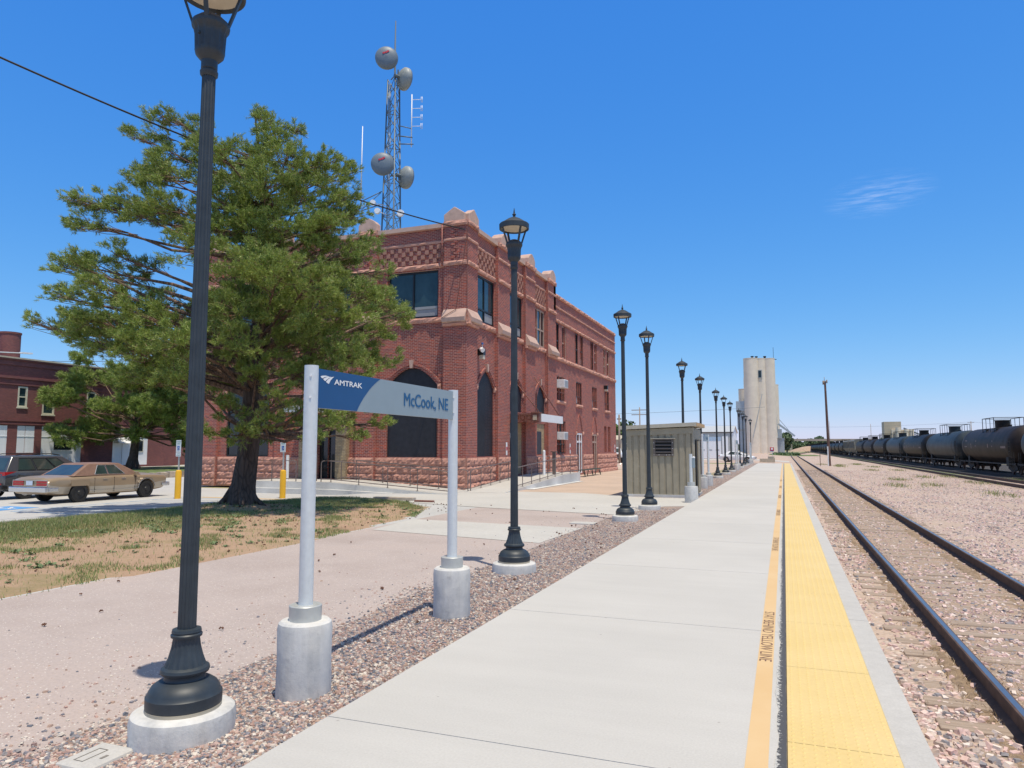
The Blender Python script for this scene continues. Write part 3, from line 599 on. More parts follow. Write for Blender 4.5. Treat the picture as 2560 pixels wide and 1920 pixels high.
# belt courses
def belt(name,runs,dep,step=.16,nz=3):
    for mp,u0,u1,z0,z1,d in runs:
        u=u0; m=MB(bld.location)
        while u<u1-.01:
            L=min(1.3,u1-u)
            if u1-u-L<.3: L=u1-u
            rock(m,mp,u,u+L,z0,z1,d,dep,max(3,int(L/step)),nz,.55); u+=L
        m.build(name,M['stone'],bld,autosmooth=False)
def runs(z0,z1,w0=None,w1=None):
    r=[]
    for a,b in piersL: r.append((lonm,a,b,z0,z1,0.0))
    for a,b in ((piersL[0][1],32.2),(33.82,36.25),(37.85,40.2)): r.append((lonm,a,b,z0,z1,WL))
    for a,b in piersE: r.append((endm,a,b,z0,z1,0.0))
    for a,b in ((-17.66,-14.15),(-26.9,-23.3),(-22.62,-18.68)): r.append((endm,a,b,z0,z1,WL))
    if w0: r.append((lonm,YM,YE,w0,w1,WL))
    return r
belt('lintel_course',runs(9.92,10.13,9.66,9.84),.14); belt('frieze_course',runs(11.06,11.19,10.55,10.66),.09,nz=2)
belt('coping',[(a,b,c,11.74,11.98,f) for a,b,c,_,__,f in runs(0,0)]+[(lonm,YM,YE,11.2,11.42,WL)],.16)
m=MB(bld.location); bx(m,lonm,YB,YM,11.76,11.96,-.5,-.01); bx(m,endm,XW,XB-.5,11.76,11.955,-.5,-.012); bx(m,lonm,YM,YE,11.22,11.40,-.6,WL-.02); m.build('coping_top',M['stone_smooth'],bld)
belt('sill_course',[(lonm,a,b,7.36,7.6,WL) for a,b in ((piersL[0][1],32.2),(33.82,36.25),(37.85,40.2))]+[(endm,a,b,7.4,7.64,WL) for a,b in ((-17.66,-14.15),(-26.9,-23.3),(-22.62,-18.68))]+[(lonm,YM,YE,7.22,7.46,WL)],.16)
# sloped bracket stones on the piers
def bracket(mp,a,b):
    m=MB(bld.location); P=[(7.26,.0),(7.34,.22),(7.52,.25),(7.93,.0)]
    for u in (a,b): pass
    f=[mp(a,z,d) for z,d in P]; g=[mp(b,z,d) for z,d in P]
    m.add(f+g,[(0,1,2,3),(4,5,6,7)]+[(i,(i+1)%4,4+(i+1)%4,4+i) for i in range(4)])
    m.build('bracket_stone',M['stone_smooth'],bld)
    m=MB(bld.location)
    rock(m,mp,a-.04,b+.04,7.16,7.34,.0,.2,8,2,.5); m.build('corbel',M['stone'],bld,autosmooth=False)
for a,b in piersE: bracket(endm,a,b)
for a,b in piersL: bracket(lonm,a,b)
for q in (piersL[0][0],):   # rough corner block between the two bevelled stones
    m=MB(bld.location)
    for k_ in range(26):
        s_=.07+.10*rk.random(); t=rk.random(); z=7.2+.7*t; o=.23*(1-t)*rk.random()
        m.add([(XB-.05+o+s_*(dx*.5),YB+.05-o*rk.random()+s_*(dy*.5),z+s_*dz*.5) for dz in (-1,1) for dx,dy in ((-1,-1),(1,-1),(1,1),(-1,1))],[(0,3,2,1),(4,5,6,7),(0,1,5,4),(1,2,6,5),(2,3,7,6),(3,0,4,7)])
    m.build('corbel',M['stone'],bld,autosmooth=False)
# checkered friezes
def frieze(mp,a,b,z0=10.17,z1=11.03,rows=4):
    m=MB(bld.location); n=int(round((b-a)/.215)); n+=1-n%2; cw=(b-a)/n; rh=(z1-z0)/rows
    for r in range(rows):
        for c in range(n):
            if (r+c)%2==0:
                q=.035+.035*rk.random(); bx(m,mp,a+c*cw+.004+.01*rk.random(),a+(c+1)*cw-.004-.01*rk.random(),z0+r*rh+.004,z0+(r+1)*rh-.004-.012*rk.random(),WL-.01,WL+q)
    m.build('checkered_frieze',M['frieze'],bld,autosmooth=False)
for a,b in ((piersL[0][1],32.2),(33.82,36.25),(37.85,40.2)): frieze(lonm,a+.03,b-.03)
for a,b in ((-17.66,-14.15),(-26.9,-23.3),(-22.62,-18.68)): frieze(endm,a+.03,b-.03)
# parapet stones
def merlon(mp,a,b,round_=False,z0=11.9,h=.72,th=.34):
    m=MB(bld.location); w_=b-a
    prof=[(a,0),(b,0),(b,h*.55)]
    if round_: prof+=[(b-w_*.15,h*.78),(b-w_*.35,h*.95),((a+b)/2,h),(a+w_*.35,h*.95),(a+w_*.15,h*.78)]
    else: prof+=[((a+b)/2+.06,h*.97),((a+b)/2,h),((a+b)/2-.06,h*.97)]
    prof+=[(a,h*.55)]
    f=[mp(u,z0+z,.06) for u,z in prof]; g=[mp(u,z0+z,.06-th) for u,z in prof]; n=len(prof)
    m.add(f+g,[tuple(range(n)),tuple(range(2*n-1,n-1,-1))]+[(i,(i+1)%n,n+(i+1)%n,n+i) for i in range(n)])
    m.build('parapet_stone',M['stone_smooth'],bld,bevel=.03)
merlon(endm,-14.15,-13.1); merlon(lonm,YB+.1,YB+1.2)
for a,b in piersL[1:]: merlon(lonm,a+.35,b-.15,True,th=.6)
for a,b in piersE[1:]: merlon(endm,a,b,a<-18,h=.7)
# arch trims
def arch_trim(mp,o,d=WL,wd=.2):
    a,b,z0,zs,rise,p=o; m=MB(bld.location); n=34; c=(a+b)/2; hw=(b-a)/2
    pts=[(c+hw*t,zs+rise*archf(t,p)) for t in [math.sin(math.pi/2*(-1+2*i/n)) for i in range(n+1)]]
    def off(w_):
        r=[]
        for i,(u,z) in enumerate(pts):
            u0,z0_=pts[max(i-1,0)];u1,z1_=pts[min(i+1,n)]; du,dz=u1-u0,z1_-z0_; L=math.hypot(du,dz); r.append((u-dz/L*w_,z+du/L*w_))
        return r
    for r0,r1,dd in ((0,wd*.52,.045),(wd*.56,wd,.075)):
        A=off(r0);B=off(r1)
        for i in range(n):
            q=[A[i],A[i+1],B[i+1],B[i]]; g=.06*(i%2==0)
            m.add([mp(u,z,d+dd) for u,z in q]+[mp(u,z,d-.01) for u,z in q],[(0,1,2,3),(0,1,5,4),(1,2,6,5),(2,3,7,6),(3,0,4,7)])
    m.build('arch_ring',M['brick'],bld,autosmooth=False)
    m=MB(bld.location); top=zs+rise
    m.add([mp(c+du,top+z,dd) for dd in (d,d+.13) for du,z in ((-.06,-.02),(.06,-.02),(.11,wd+.14),(-.11,wd+.14))],[(0,1,2,3),(4,5,6,7),(0,1,5,4),(1,2,6,5),(2,3,7,6),(3,0,4,7)])
    m.build('keystone',M['stone_smooth'],bld)
    for s_,u in ((-1,a),(1,b)):
        m=MB(bld.location); rock(m,mp,min(u-.01*s_,u+s_*.17),max(u-.01*s_,u+s_*.17),zs-.2,zs+.06,d,.15,2,2,.4); m.build('impost_stone',M['stone'],bld,autosmooth=False)
def boarded(mp,o,d=WL-.16):
    a,b,z0,zs,rise,p=o; m=MB(bld.location); n=int((b-a)/.055); c=(a+b)/2;hw=(b-a)/2
    for i in range(n):
        u0=a+(b-a)*i/n;u1=a+(b-a)*(i+1)/n; zz=[zs+rise*archf(min(1,max(-1,(u-c)/hw)),p) for u in (u0,u1)]; g=(u1-u0)*.30
        m.add([mp(u0,z0,d),mp(u1-g,z0,d),mp(u1-g,zz[1],d),mp(u0,zz[0],d)],[(0,1,2,3)])
        m.add([mp(u1-g,z0,d-.02),mp(u1,z0,d-.02),mp(u1,zz[1],d-.02),mp(u1-g,zz[1],d-.02)],[(0,1,2,3)])
        m.add([mp(u1-g,z0,d),mp(u1-g,z0,d-.02),mp(u1-g,zz[1],d-.02),mp(u1-g,zz[1],d)],[(0,1,2,3)])
    m.build('boarded_arch',M['dark_metal'],bld,autosmooth=False)
for mp,o in ((lonm,A1),(lonm,A2),(lonm,A3),(endm,EA),(endm,EA2)):
    arch_trim(mp,o if o is not A3 and o is not A2 else o)
    if o is A2: o=(34.1,36.1,3.62,4.62,.74,1.55)
    if o is EA2: continue
    boarded(mp,o,WL-.05 if mp is lonm else WL-.12)
# windows
def window(mp,a,b,z0,z1,fm,gm,div=(),hdiv=(),fw=.06,d=WL-.07,blind=None,name='window',sill=False,par=None):
    m=MB(bld.location)
    bx(m,mp,a,a+fw,z0,z1,d-.05,d+.03); bx(m,mp,b-fw,b,z0,z1,d-.05,d+.03); bx(m,mp,a+fw,b-fw,z0,z0+fw,d-.05,d+.03); bx(m,mp,a+fw,b-fw,z1-fw,z1,d-.05,d+.03)
    for u in div: bx(m,mp,u-fw/2,u+fw/2,z0+fw,z1-fw,d-.05,d+.025)
    for z in hdiv: bx(m,mp,a+fw,b-fw,z-fw/2,z+fw/2,d-.05,d+.028)
    f=m.build(name,fm,bld)
    m=MB(bld.location); bx(m,mp,a+fw*.5,b-fw*.5,z0+fw*.5,z1-fw*.5,d-.045,d-.02); m.build('pane',gm,f)
    if blind:
        ua,ub,za,zb=blind; m=MB(bld.location); bx(m,mp,ua,ub,za,zb,d-.018,d-.008); m.build('blind',M['blind'],f)
    if sill:
        m=MB(bld.location); rock(m,mp,a-.12,b+.12,z0-.2,z0,d if False else WL,.16,8,2,.4); m.build('sill',M['stone'],bld,autosmooth=False)
    return f
for o in (EW,EW2):
    c=(o[0]+o[1])/2; window(endm,*o,M['frame_dark'],M['glass_green'],(c,),(),.08,d=WL-.13); 
    m=MB(bld.location); bx(m,endm,c+.08,o[1]-.08,o[2]+.42,o[2]+.54,WL-.18,WL-.10); bx(m,endm,c+.10,o[1]-.1,o[2]+.1,o[2]+.42,WL-.15,WL-.13); m.cur=0; m.build('vent_panel',M['blind'],bld)
for o in UP[:2]:
    c=(o[0]+o[1])/2; window(lonm,*o,M['frame_dark'],M['glass_green'],(c,),(o[2]+.6,),.08,blind=(c+.06,o[1]-.1,o[2]+.1,o[2]+.52))
o=UP[2]; window(lonm,o[0],o[1],o[2],o[3],M['wood_frame'],M['glass'],(38.85,39.45),(8.65,),.09)
for a,b in ((-22.1,-21.0),(-20.3,-19.2)): window(endm,a,b,7.66,9.86,M['frame_dark'],M['glass'],(),(8.7,),.07)
window(endm,*EA2[:4],M['frame_dark'],M['glass'],(-25.1,),(3.3,),.08)
kinds=[('g',0),('w',0),('g',0),('b',0),('g',0),('p',0),('p',0),('w',0)]
for i,(a,b,z0,z1) in enumerate(wing):
    t=kinds[i][0]
    fm=M['wood_frame'] if t in 'wp' else M['frame_dark']; window(lonm,a,b,z0,z1,fm if i!=7 else M['cream'],M['glass'],(),(z0+1.0,) if t!='p' else (z0+.7,z0+1.4),.08,blind=(a+.1,b-.1,z0+.1,z0+.45) if t=='b' else None)
for i,(a,b,z0,z1) in enumerate(wingL): window(lonm,a,b,z0,z1,M['frame_dark'] if i else M['rust_iron'],M['glass'],((a+b)/2-.1,),(z0+.55,),.07,sill=True,blind=(a+.1,a+.5,z0+.1,z0+.5) if i in (1,2) else None)
a,b,z0,z1=wingG[0]; window(lonm,a,b,z0,z1,M['frame_dark'],M['glass'],((a+b)/2,),(z0+.6,),.08)
# track-side doors with blind gothic heads
for i,(a,b,z0,z1) in enumerate(wingG[1:3]):
    f=window(lonm,a,b,z0,z1,M['white'] if i==0 else M['wood_frame'],M['glass'],((a+b)/2+.1,),(2.15,),.13,name='door',d=WL-.04)
    c=(a+b)/2; 
    m=MB(bld.location); n=18
    for rr_ in (0,.10):
        pts=[(c+(.66+rr_)*t,2.9+(1.15+rr_)*archf(t,1.5)) for t in [-1+2*i_/n for i_ in range(n+1)]]
        for q0,q1 in zip(pts[:-1],pts[1:]): m.bar(lonm(q0[0],q0[1],WL+.02),lonm(q1[0],q1[1],WL+.02),.05,.05)
    m.build('arch_ring',M['brick'],bld,autosmooth=False)
    for u in (a-.12,b+.12):
        m=MB(bld.location); rock(m,lonm,u-.12,u+.12,2.62,2.86,WL,.14,2,2); m.build('impost_stone',M['stone'],bld,autosmooth=False)
for a,b,z0,z1 in wingG[3:]:
    m=MB(bld.location)
    for i in range(13): z=z0+.05+i*.15; m.add([lonm(a,z,WL-.15),lonm(b,z,WL-.15),lonm(b,z+.11,WL-.22),lonm(a,z+.11,WL-.22)],[(0,1,2,3)])
    m.build('louvre',M['shed_brown'],bld)
# rust-red track-side door reveals, buff brick infills
for q in ((lonm,BE[0],BE[1],BE[2],BE[3],WL-.14,WL-.06),(lonm,35.5,36.12,.36,3.05,WL-.3,WL-.03),(endm,-21.75,-20.9,.28,3.4,WL+.0,WL+.28),(endm,-19.68,-19.1,.28,3.4,WL,WL+.28)):
    m=MB(bld.location); bx(m,*q); m.build('buff_infill',M['brick_pale'],bld,autosmooth=False)
m=MB(bld.location); bx(m,lonm,BE[0]+.02,BE[1]-.62,BE[2]+.02,BE[3]-.45,WL-.05,WL-.03); m.build('dark_panel',M['dark_metal'],bld)  # flat dark panel over most of the buff infill
m=MB(bld.location); bx(m,lonm,34.3,35.5,.36,3.05,WL-.2,WL-.15); d_=m.build('door',M['frame_dark'],bld); m=MB(bld.location); bx(m,lonm,34.55,35.25,.9,2.5,WL-.15,WL-.14); m.build('pane',M['glass'],d_)
m=MB(bld.location); bx(m,endm,ED[0],ED[1],ED[2],ED[3],WL-.2,WL-.14); d_=m.build('door',M['frame_dark'],bld); m=MB(bld.location); bx(m,endm,ED[0]+.15,ED[1]-.15,.6,2.4,WL-.14,WL-.13); m.build('pane',M['glass'],d_)
m=MB(bld.location); bx(m,endm,-21.9,-18.9,3.4,3.62,WL,1.1); bx(m,endm,-21.9,-18.9,3.62,3.68,WL,1.15); m.build('door_hood',M['white'],bld)
# iron canopy with the blank sign panel
m=MB(bld.location); x0,x1,y0,y1=XB+WL,-11.51,33.9,38.05
m.box(x0,x1,y0,y1,3.42,3.47); m.box(x0,x1,y0-.02,y0+.02,3.05,3.1); m.box(x0,x1,y0-.02,y0+.02,3.38,3.42)
i=0; x=x0
while x<x1-.1:
    m.box(x,x+.05,y0-.02,y0+.02,3.1,3.38); m.bar((x+.05,y0,3.1),(x+.33,y0,3.38),.02,.03); m.bar((x+.05,y0,3.38),(x+.33,y0,3.1),.02,.03); m.cyl((x+.19,y0-.025,3.24),(x+.19,y0+.025,3.24),.08,n=10); x+=.33
m.box(x1-.32,x1+.04,y0-.04,y0+.32,3.0,3.5)
for z in (3.0,3.47):
    m.box(x1-.36,x1+.08,y0-.08,y0+.36,z,z+.05)
for t in range(5): m.cyl((x1-.3+.08*t,y0-.03,3.52),(x1-.3+.08*t,y0-.03,3.6),.03,.01,6)
cn=m.build('entrance_canopy',M['rust_iron'],bld)
m=MB(bld.location); m.box(x1-.26,x1-.05,y0-.05,y0-.041,3.12,3.38); m.build('lantern_pane',M['tan_wall'],cn)
m=MB(bld.location); m.box(x1-.02,x1+.05,y0+.42,y1,3.06,3.46); m.build('sign_panel',M['white'],cn)
m=MB(bld.location)
m.tube([lonm(37.67,5.69,.0),(x1,37.5,3.5)],.025,6); m.build('tie_rod',M['rust_iron'],cn); m=MB(bld.location); m.tube([lonm(34.72,5.1,.02),(x1,34.2,3.5)],.025,6); m.build('tie_rod',M['rust_iron'],cn)
# wall lamps, drain pipes, red warning plates, cables
m=MB(bld.location); cx_,cy_=XB+WL+.25,30.05
m.box(XB+WL,cx_,cy_-.03,cy_+.03,6.2,6.26); m.box(XB+WL+.02,cx_+.12,cy_-.15,cy_+.15,6.0,6.28); wl=m.build('flood_lamp',M['frame_dark'],bld)
m=MB(bld.location); m.cyl((cx_+.05,cy_-.25,6.25),(cx_+.18,cy_-.32,6.18),.09,.11,12); m.cyl((cx_+.02,cy_-.02,6.3),(cx_+.02,cy_-.02,6.5),.02,n=8); m.build('camera_housing',M['white'],wl)
m=MB(bld.location); m.box(cx_-.08,cx_+.1,cy_-.12,cy_+.12,5.82,6.0); m.build('lens',M['lens'],wl)
m=MB(bld.location); m.cyl((cx_+.02,cy_-.02,6.5),(cx_+.02,cy_-.02,6.58),.05,n=10); m.build('sensor',M['sign_blue'],wl)
m=MB(bld.location); m.box(XB+WL,XB+WL+.3,55.0,55.27,6.35,6.65); wl=m.build('flood_lamp',M['frame_dark'],bld); m=MB(bld.location); m.box(XB+WL+.05,XB+WL+.28,55.02,55.25,6.2,6.35); m.build('lens',M['lens'],wl)
m=MB(bld.location); m.tube([(XB+.1,YB+1.1,11.7),(XB+.12,YB-.12,11.8),(XB-.5,YB-.08,7.9),(XB-1.1,YB-.3,7.5)],.015,6); m.tube([(XB+.05,YB-.04,11.8),(XB+.04,YB-.04,7.2)],.012,6); m.build('cable',M['rust_iron'],bld)
m=MB(bld.location); m.cyl((-14.22,YB-.07,11.9),(-14.22,YB-.07,9.95),.035,n=8); m.build('downpipe',M['brick'],bld)
for u in (33.3,45.3,58.6):
    m=MB(bld.location); bx(m,lonm,u-.09,u+.09,1.36,2.0,.02 if u<41 else WL+.01,.035 if u<41 else WL+.025); s_=m.build('warning_plate',M['white'],bld); m=MB(bld.location); bx(m,lonm,u-.07,u+.07,1.6,1.78,.036 if u<41 else WL+.026,.040 if u<41 else WL+.03); m.build('warning_symbol',M['red'],s_)
m=MB(bld.location); m.box(XB+WL+.02,XB+WL+.1,37.85,37.95,.3,3.4); m.build('downpipe',M['rust_iron'],bld)
def aircon(y0,y1,z0,z1,lab,dp):
    r=empty('air_conditioner',(XB+WL,(y0+y1)/2,z0),lab,'air conditioner','window air conditioners on the track side wall'); m=MB(r.location); bx(m,lonm,y0,y1,z0,z1,WL-.1,WL+dp); m.build('casing',M['acw'],r,bevel=.015)
    m=MB(r.location)
    for i in range(7): z=z0+.06+i*(z1-z0-.1)/7; m.box(XB+WL+dp+.002,XB+WL+dp+.012,y0+.06,y1-.06,z,z+.03)
    m.build('grille',M['blind'],r)
aircon(42.65,43.5,5.5,6.02,'white air conditioner high in the upper window beside the brick pier',.45)
aircon(42.65,43.5,2.24,2.72,'white air conditioner in the tall ground floor window behind the canopy',.42)
# ================================================================ ramps and railings
def ramp(name,pts,lab):   # pts: outline of the sloping top (x,y,z), closed down to the ground
    m=MB(); t=[Vector(p) for p in pts]; b_=[Vector((p[0],p[1],-.28)) for p in pts]; n=len(pts)
    m.add(t+b_,[(i,(i+1)%n,n+(i+1)%n,n+i) for i in range(n)]); 
    m.cur=1; m.poly([p+Vector((0,0,0)) for p in t] if n<=4 else t)
    o=m.build(name,[M['conc_grey'],M['concrete']]); return tag(o,lab,'ramp','access ramps around the station')
E1=YB-.02
ry0=25.7
m=MB()
A=[(-22.6,.27),(-18.1,.27),(-12.7,-.11)]
vs=[];
for x,z in A: vs+=[(x,ry0,z),(x,E1-.2,z)]
m.cur=1; m.add(vs,[(0,2,3,1),(2,4,5,3)])
m.cur=0; m.add([(x,ry0,z) for x,z in A]+[(x,ry0,-.3) for x,z in A],[(0,1,4,3),(1,2,5,4)]); m.add([(-22.6,ry0,.27),(-22.6,E1-.2,.27),(-22.6,E1-.2,-.3),(-22.6,ry0,-.3)],[(0,1,2,3)])
m.add([(-22.6,ry0-.25,-.02),(-18.0,ry0-.25,-.02),(-14.9,ry0-.25,-.115),(-14.9,ry0,-.115),(-18,ry0,-.02),(-22.6,ry0,-.02)]+[(-22.6,ry0-.25,-.3),(-18.0,ry0-.25,-.3),(-14.9,ry0-.25,-.3)],[(0,1,4,5),(1,2,3,4),(0,1,7,6),(1,2,8,7)])
tag(m.build('ramp',[M['conc_grey'],M['concrete']]),'long concrete ramp rising to the doorway left of the corner','ramp','access ramps around the station')
m=MB(); B=[(27.3,-.112),(35.8,.34),(39.0,.36)]; xo=-10.75; xi=XB+.14
vs=[]
for y,z in B: vs+=[(xo,y,z),(xi,y,z)]
m.cur=1; m.add(vs,[(0,2,3,1),(2,4,5,3)]); m.cur=0
m.add([(xo,y,z) for y,z in B]+[(xo,y,-.3) for y,z in B],[(0,1,4,3),(1,2,5,4)]); m.add([(xo,39,.36),(xi,39,.36),(xi,39,-.3),(xo,39,-.3)],[(0,1,2,3)])
m.add([(xo+.35,y,-.105) for y in (30,38.6)]+[(xo,y,-.105) for y in (38.6,30)],[(0,1,2,3)])
tag(m.build('ramp',[M['conc_grey'],M['concrete']]),'concrete ramp climbing along the track side wall under the canopy','ramp','access ramps around the station')
def railing(pts,lab,loopend=True,H=.9):
    # pts: foot points (x,y,z); top rail, bottom rail and evenly spaced posts
    r=empty('handrail',pts[0],lab,'handrail','brown steel handrails of the ramps'); up=Vector((0,0,1)); P=[Vector(p) for p in pts]
    def line(h): return [p+up*h for p in P]
    m=MB(r.location); tp=line(H); e0=(P[1]-P[0]).normalized()*.12; e1=(P[-2]-P[-1]).normalized()*.12
    m.tube([P[0]+up*.0,tp[0]-up*.1,tp[0]-up*.03+e0*.3,tp[0]+e0]+tp[1:-1]+[tp[-1]+e1,tp[-1]-up*.03+e1*.3,tp[-1]-up*.1,P[-1]],.021,8); m.build('top_rail',M['rail_paint'],r)
    m=MB(r.location); m.tube(line(.12),.019,8); m.build('bottom_rail',M['rail_paint'],r)
    for a,b in zip(P[:-1],P[1:]):
        L=(b-a).length; n=max(1,int(round(L/1.25)))
        for i in range(n):
            if i==0 and a is P[0]: continue
            q=a+(b-a)*i/n; m=MB(r.location); m.tube([q,q+up*H],.018,8); m.cyl(q,q+up*.012,.05,n=10); m.build('post',M['rail_paint'],r)
    return r
def zr(x): return .27 if x<-18.1 else .27-.38*(x+18.1)/5.4
railing([(-18.6,ry0+.12,.27),(-18.1,ry0+.12,.27),(-12.55,ry0+.12,-.11)],'front brown handrail along the outer edge of the left ramp')
railing([(-18.9,27.75,.27),(-18.1,27.75,.27),(-12.5,27.6,-.11)],'rear brown handrail between the left ramp and the sandstone base')
railing([(-22.5,ry0+.12,.27),(-19.9,ry0+.12,.27)],'short level brown handrail on the landing behind the pine trunk')
def zl(y): return -.11+.45*(y-27.3)/8.5
railing([(XB+.55,27.75,-.10),(XB+.45,33.6,zl(33.6))],'brown handrail rising beside the sandstone wall from the station corner')
railing([(xo-.1,28.6,-.05),(xo-.1,35.8,.34),(xo-.1,38.9,.36)],'outer brown handrail of the track side ramp')
railing([(XB+.55,36.6,.35),(XB+.5,38.9,.36)],'short curved brown handrail at the top landing by the canopy')
m=MB((-11.4,36.2,.35)); m.box(-11.48,-11.32,36.12,36.28,.35,1.5); m.box(-11.55,-11.25,36.05,36.35,1.5,1.54)
tag(m.build('service_post',M['rail_paint']),'square grey brown post standing on the ramp landing','post').location=(-11.4,36.2,.35)
o=MB((-11.7,35.4,.32)); o.cyl((-11.7,35.4,.3),(-11.7,35.4,1.55),.075,n=14); o.lathe([(.075,1.23),(.06,1.28),(0,1.3)],(-11.7,35.4,.32),14); tag(o.build('bollard',M['white']),'white round bollard on the track side landing','bollard').location=(-11.7,35.4,.32)
o=MB((-21.3,27.0,.27)); o.cyl((-21.3,27.0,.27),(-21.3,27.0,1.4),.07,n=14); tag(o.build('bollard',M['acw']),'pale bollard on the left landing seen behind the parking sign','bollard').location=(-21.3,27.0,.27)
o=MB((-19.4,26.4,.27)); o.box(-19.5,-19.3,26.3,26.5,.27,1.45); tag(o.build('service_post',M['rail_paint']),'square post with door opener at the end of the left landing','post').location=(-19.4,26.4,.27)
# bench on the plaza
bn=empty('bench',(-12.1,46.5,GZ),'long dark green slatted bench on the tan plaza by the wall','bench')
m=MB(bn.location)
for i in range(4): m.box(-12.35+i*.12,-12.25+i*.12,44.2,48.9,GZ+.42,GZ+.46)
m.build('seat',M['bench'],bn)
for y in (44.5,46.5,48.6):
    m=MB(bn.location); m.bar((-12.33,y,GZ),(-12.25,y,GZ+.42),.05,.05); m.bar((-11.93,y,GZ),(-12.0,y,GZ+.42),.05,.05); m.bar((-12.1,y,GZ+.4),(-12.1,y+.5,GZ+.1),.03,.03); m.build('leg',M['bench'],bn)
# ================================================================ platform lamps
def lamp_make():
    r=empty('street_lamp',(0,0,0)); I=M['black_iron']
    m=MB(); m.lathe([(.0,-.35),(.328,-.35),(.333,-.12),(.326,-.03),(.330,.06),(.320,.105),(.29,.12),(0,.122)],n=48); m.build('concrete_footing',M['footing'],r)
    m=MB(); m.lathe([(.235,.143),(.238,.16),(.238,.215),(.228,.225),(.222,.245),(.205,.275),(.17,.30),(.132,.315),(.126,.33),(.13,.345),(.148,.353),(.155,.37),(.150,.388),(.138,.395),(.130,.40,1),(.108,.46,1),(.092,.52,1),(.085,.57,1),(.084,.585),(.098,.59),(.1,.605),(.090,.615),(.094,.622),(.09,.64),(.06,.645)],n=80,flute=(20,.06)); m.build('base',I,r); m=MB(); m.lathe([(.20,.121),(.236,.121),(.238,.142),(.20,.142)],n=40); m.build('gasket',M['tan_wall'],r)
    m=MB(); m.lathe([(.060,.62,1),(.047,4.60,1)],n=96,flute=(16,.11)); m.build('pole',I,r)
    m=MB(); m.lathe([(.047,4.58),(.060,4.595),(.062,4.62),(.052,4.635),(.056,4.64),(.056,4.70),(.075,4.72),(.096,4.745),(.103,4.775),(.103,4.79,1),(.108,4.90,1),(.116,4.935,1),(.128,4.955),(.131,4.975),(.126,4.995),(.108,5.012),(.085,5.035),(.045,5.052),(0,5.057)],n=84,flute=(14,.09)); cup=m.build('capital',I,r)
    m=MB(); m.cyl((.0,-.10,4.87),(0,-.118,4.87),.012,n=10); m.build('bolt',I,cup)
    for k_ in range(4):
        t=R_(90*k_+30); c,s=math.cos(t),math.sin(t); m=MB(); m.bar((.118*c,.118*s,4.97),(.212*c,.212*s,5.245),.030,.016,(c,s,0)); m.build('strut',I,r)
    m=MB(); m.lathe([(.195,5.235),(.222,5.215),(.232,5.222),(.234,5.295),(.222,5.308),(.205,5.315),(.10,5.385),(.04,5.412),(.022,5.42),(.018,5.44),(.03,5.452),(.03,5.462),(.016,5.475),(.012,5.50),(.004,5.56),(0,5.562)],n=40); m.build('hood',I,r)
    m=MB(); m.lathe([(.196,5.234),(.17,5.262),(.10,5.275),(0,5.28)],n=32); m.build('reflector',M['lens'],r)
    return r
lamp0=lamp_make()
LAMPS=[(-3.80,3.82,'black fluted lamp post nearest the viewer, its head cut off by the top edge'),
(-3.83,10.15,'black lamp post just right of the nearest sign, before the brick wall'),
(-3.83,18.15,'black lamp post standing at the left edge of the taupe shed, on the pebble strip'),
(-3.83,21.65,'black lamp post in front of the taupe shed between its vent and left edge'),
(-3.85,29.9,'black lamp post rising from behind the roof of the taupe shed'),
(-3.85,36.6,'black lamp post just right of the shed roof, its foot hidden by the shed'),
(-3.85,45.6,'black lamp post nearest of the run beyond the shed, before the white garage doors'),
(-3.85,51.9,'black lamp post before the white garage, second beyond the shed'),
(-3.85,58.0,'black lamp post before the rear end of the white sedan'),
(-3.85,69.8,'black lamp post before the grey housing left of the silos'),
(-3.85,76.3,'black lamp post in the far trio, between its two neighbours by the silos'),
(-3.85,82.5,'black lamp post, last one of the close far trio before the leftmost silo'),
(-3.85,94.0,'smallest black lamp post, alone against the big left silo')]
for i,(x,y,lab) in enumerate(LAMPS):
    o=lamp0 if i==0 else copy_tree(lamp0); o.location=(x,y,-.10 if i!=0 else -.12); o.rotation_euler.z=(0 if i==0 else .35*(i%3)); tag(o,lab,'street lamp','lamp posts along the platform'); o.scale.z=.984 if i==0 else 1
    for c in o.children: c.rotation_euler=(0,0,0)
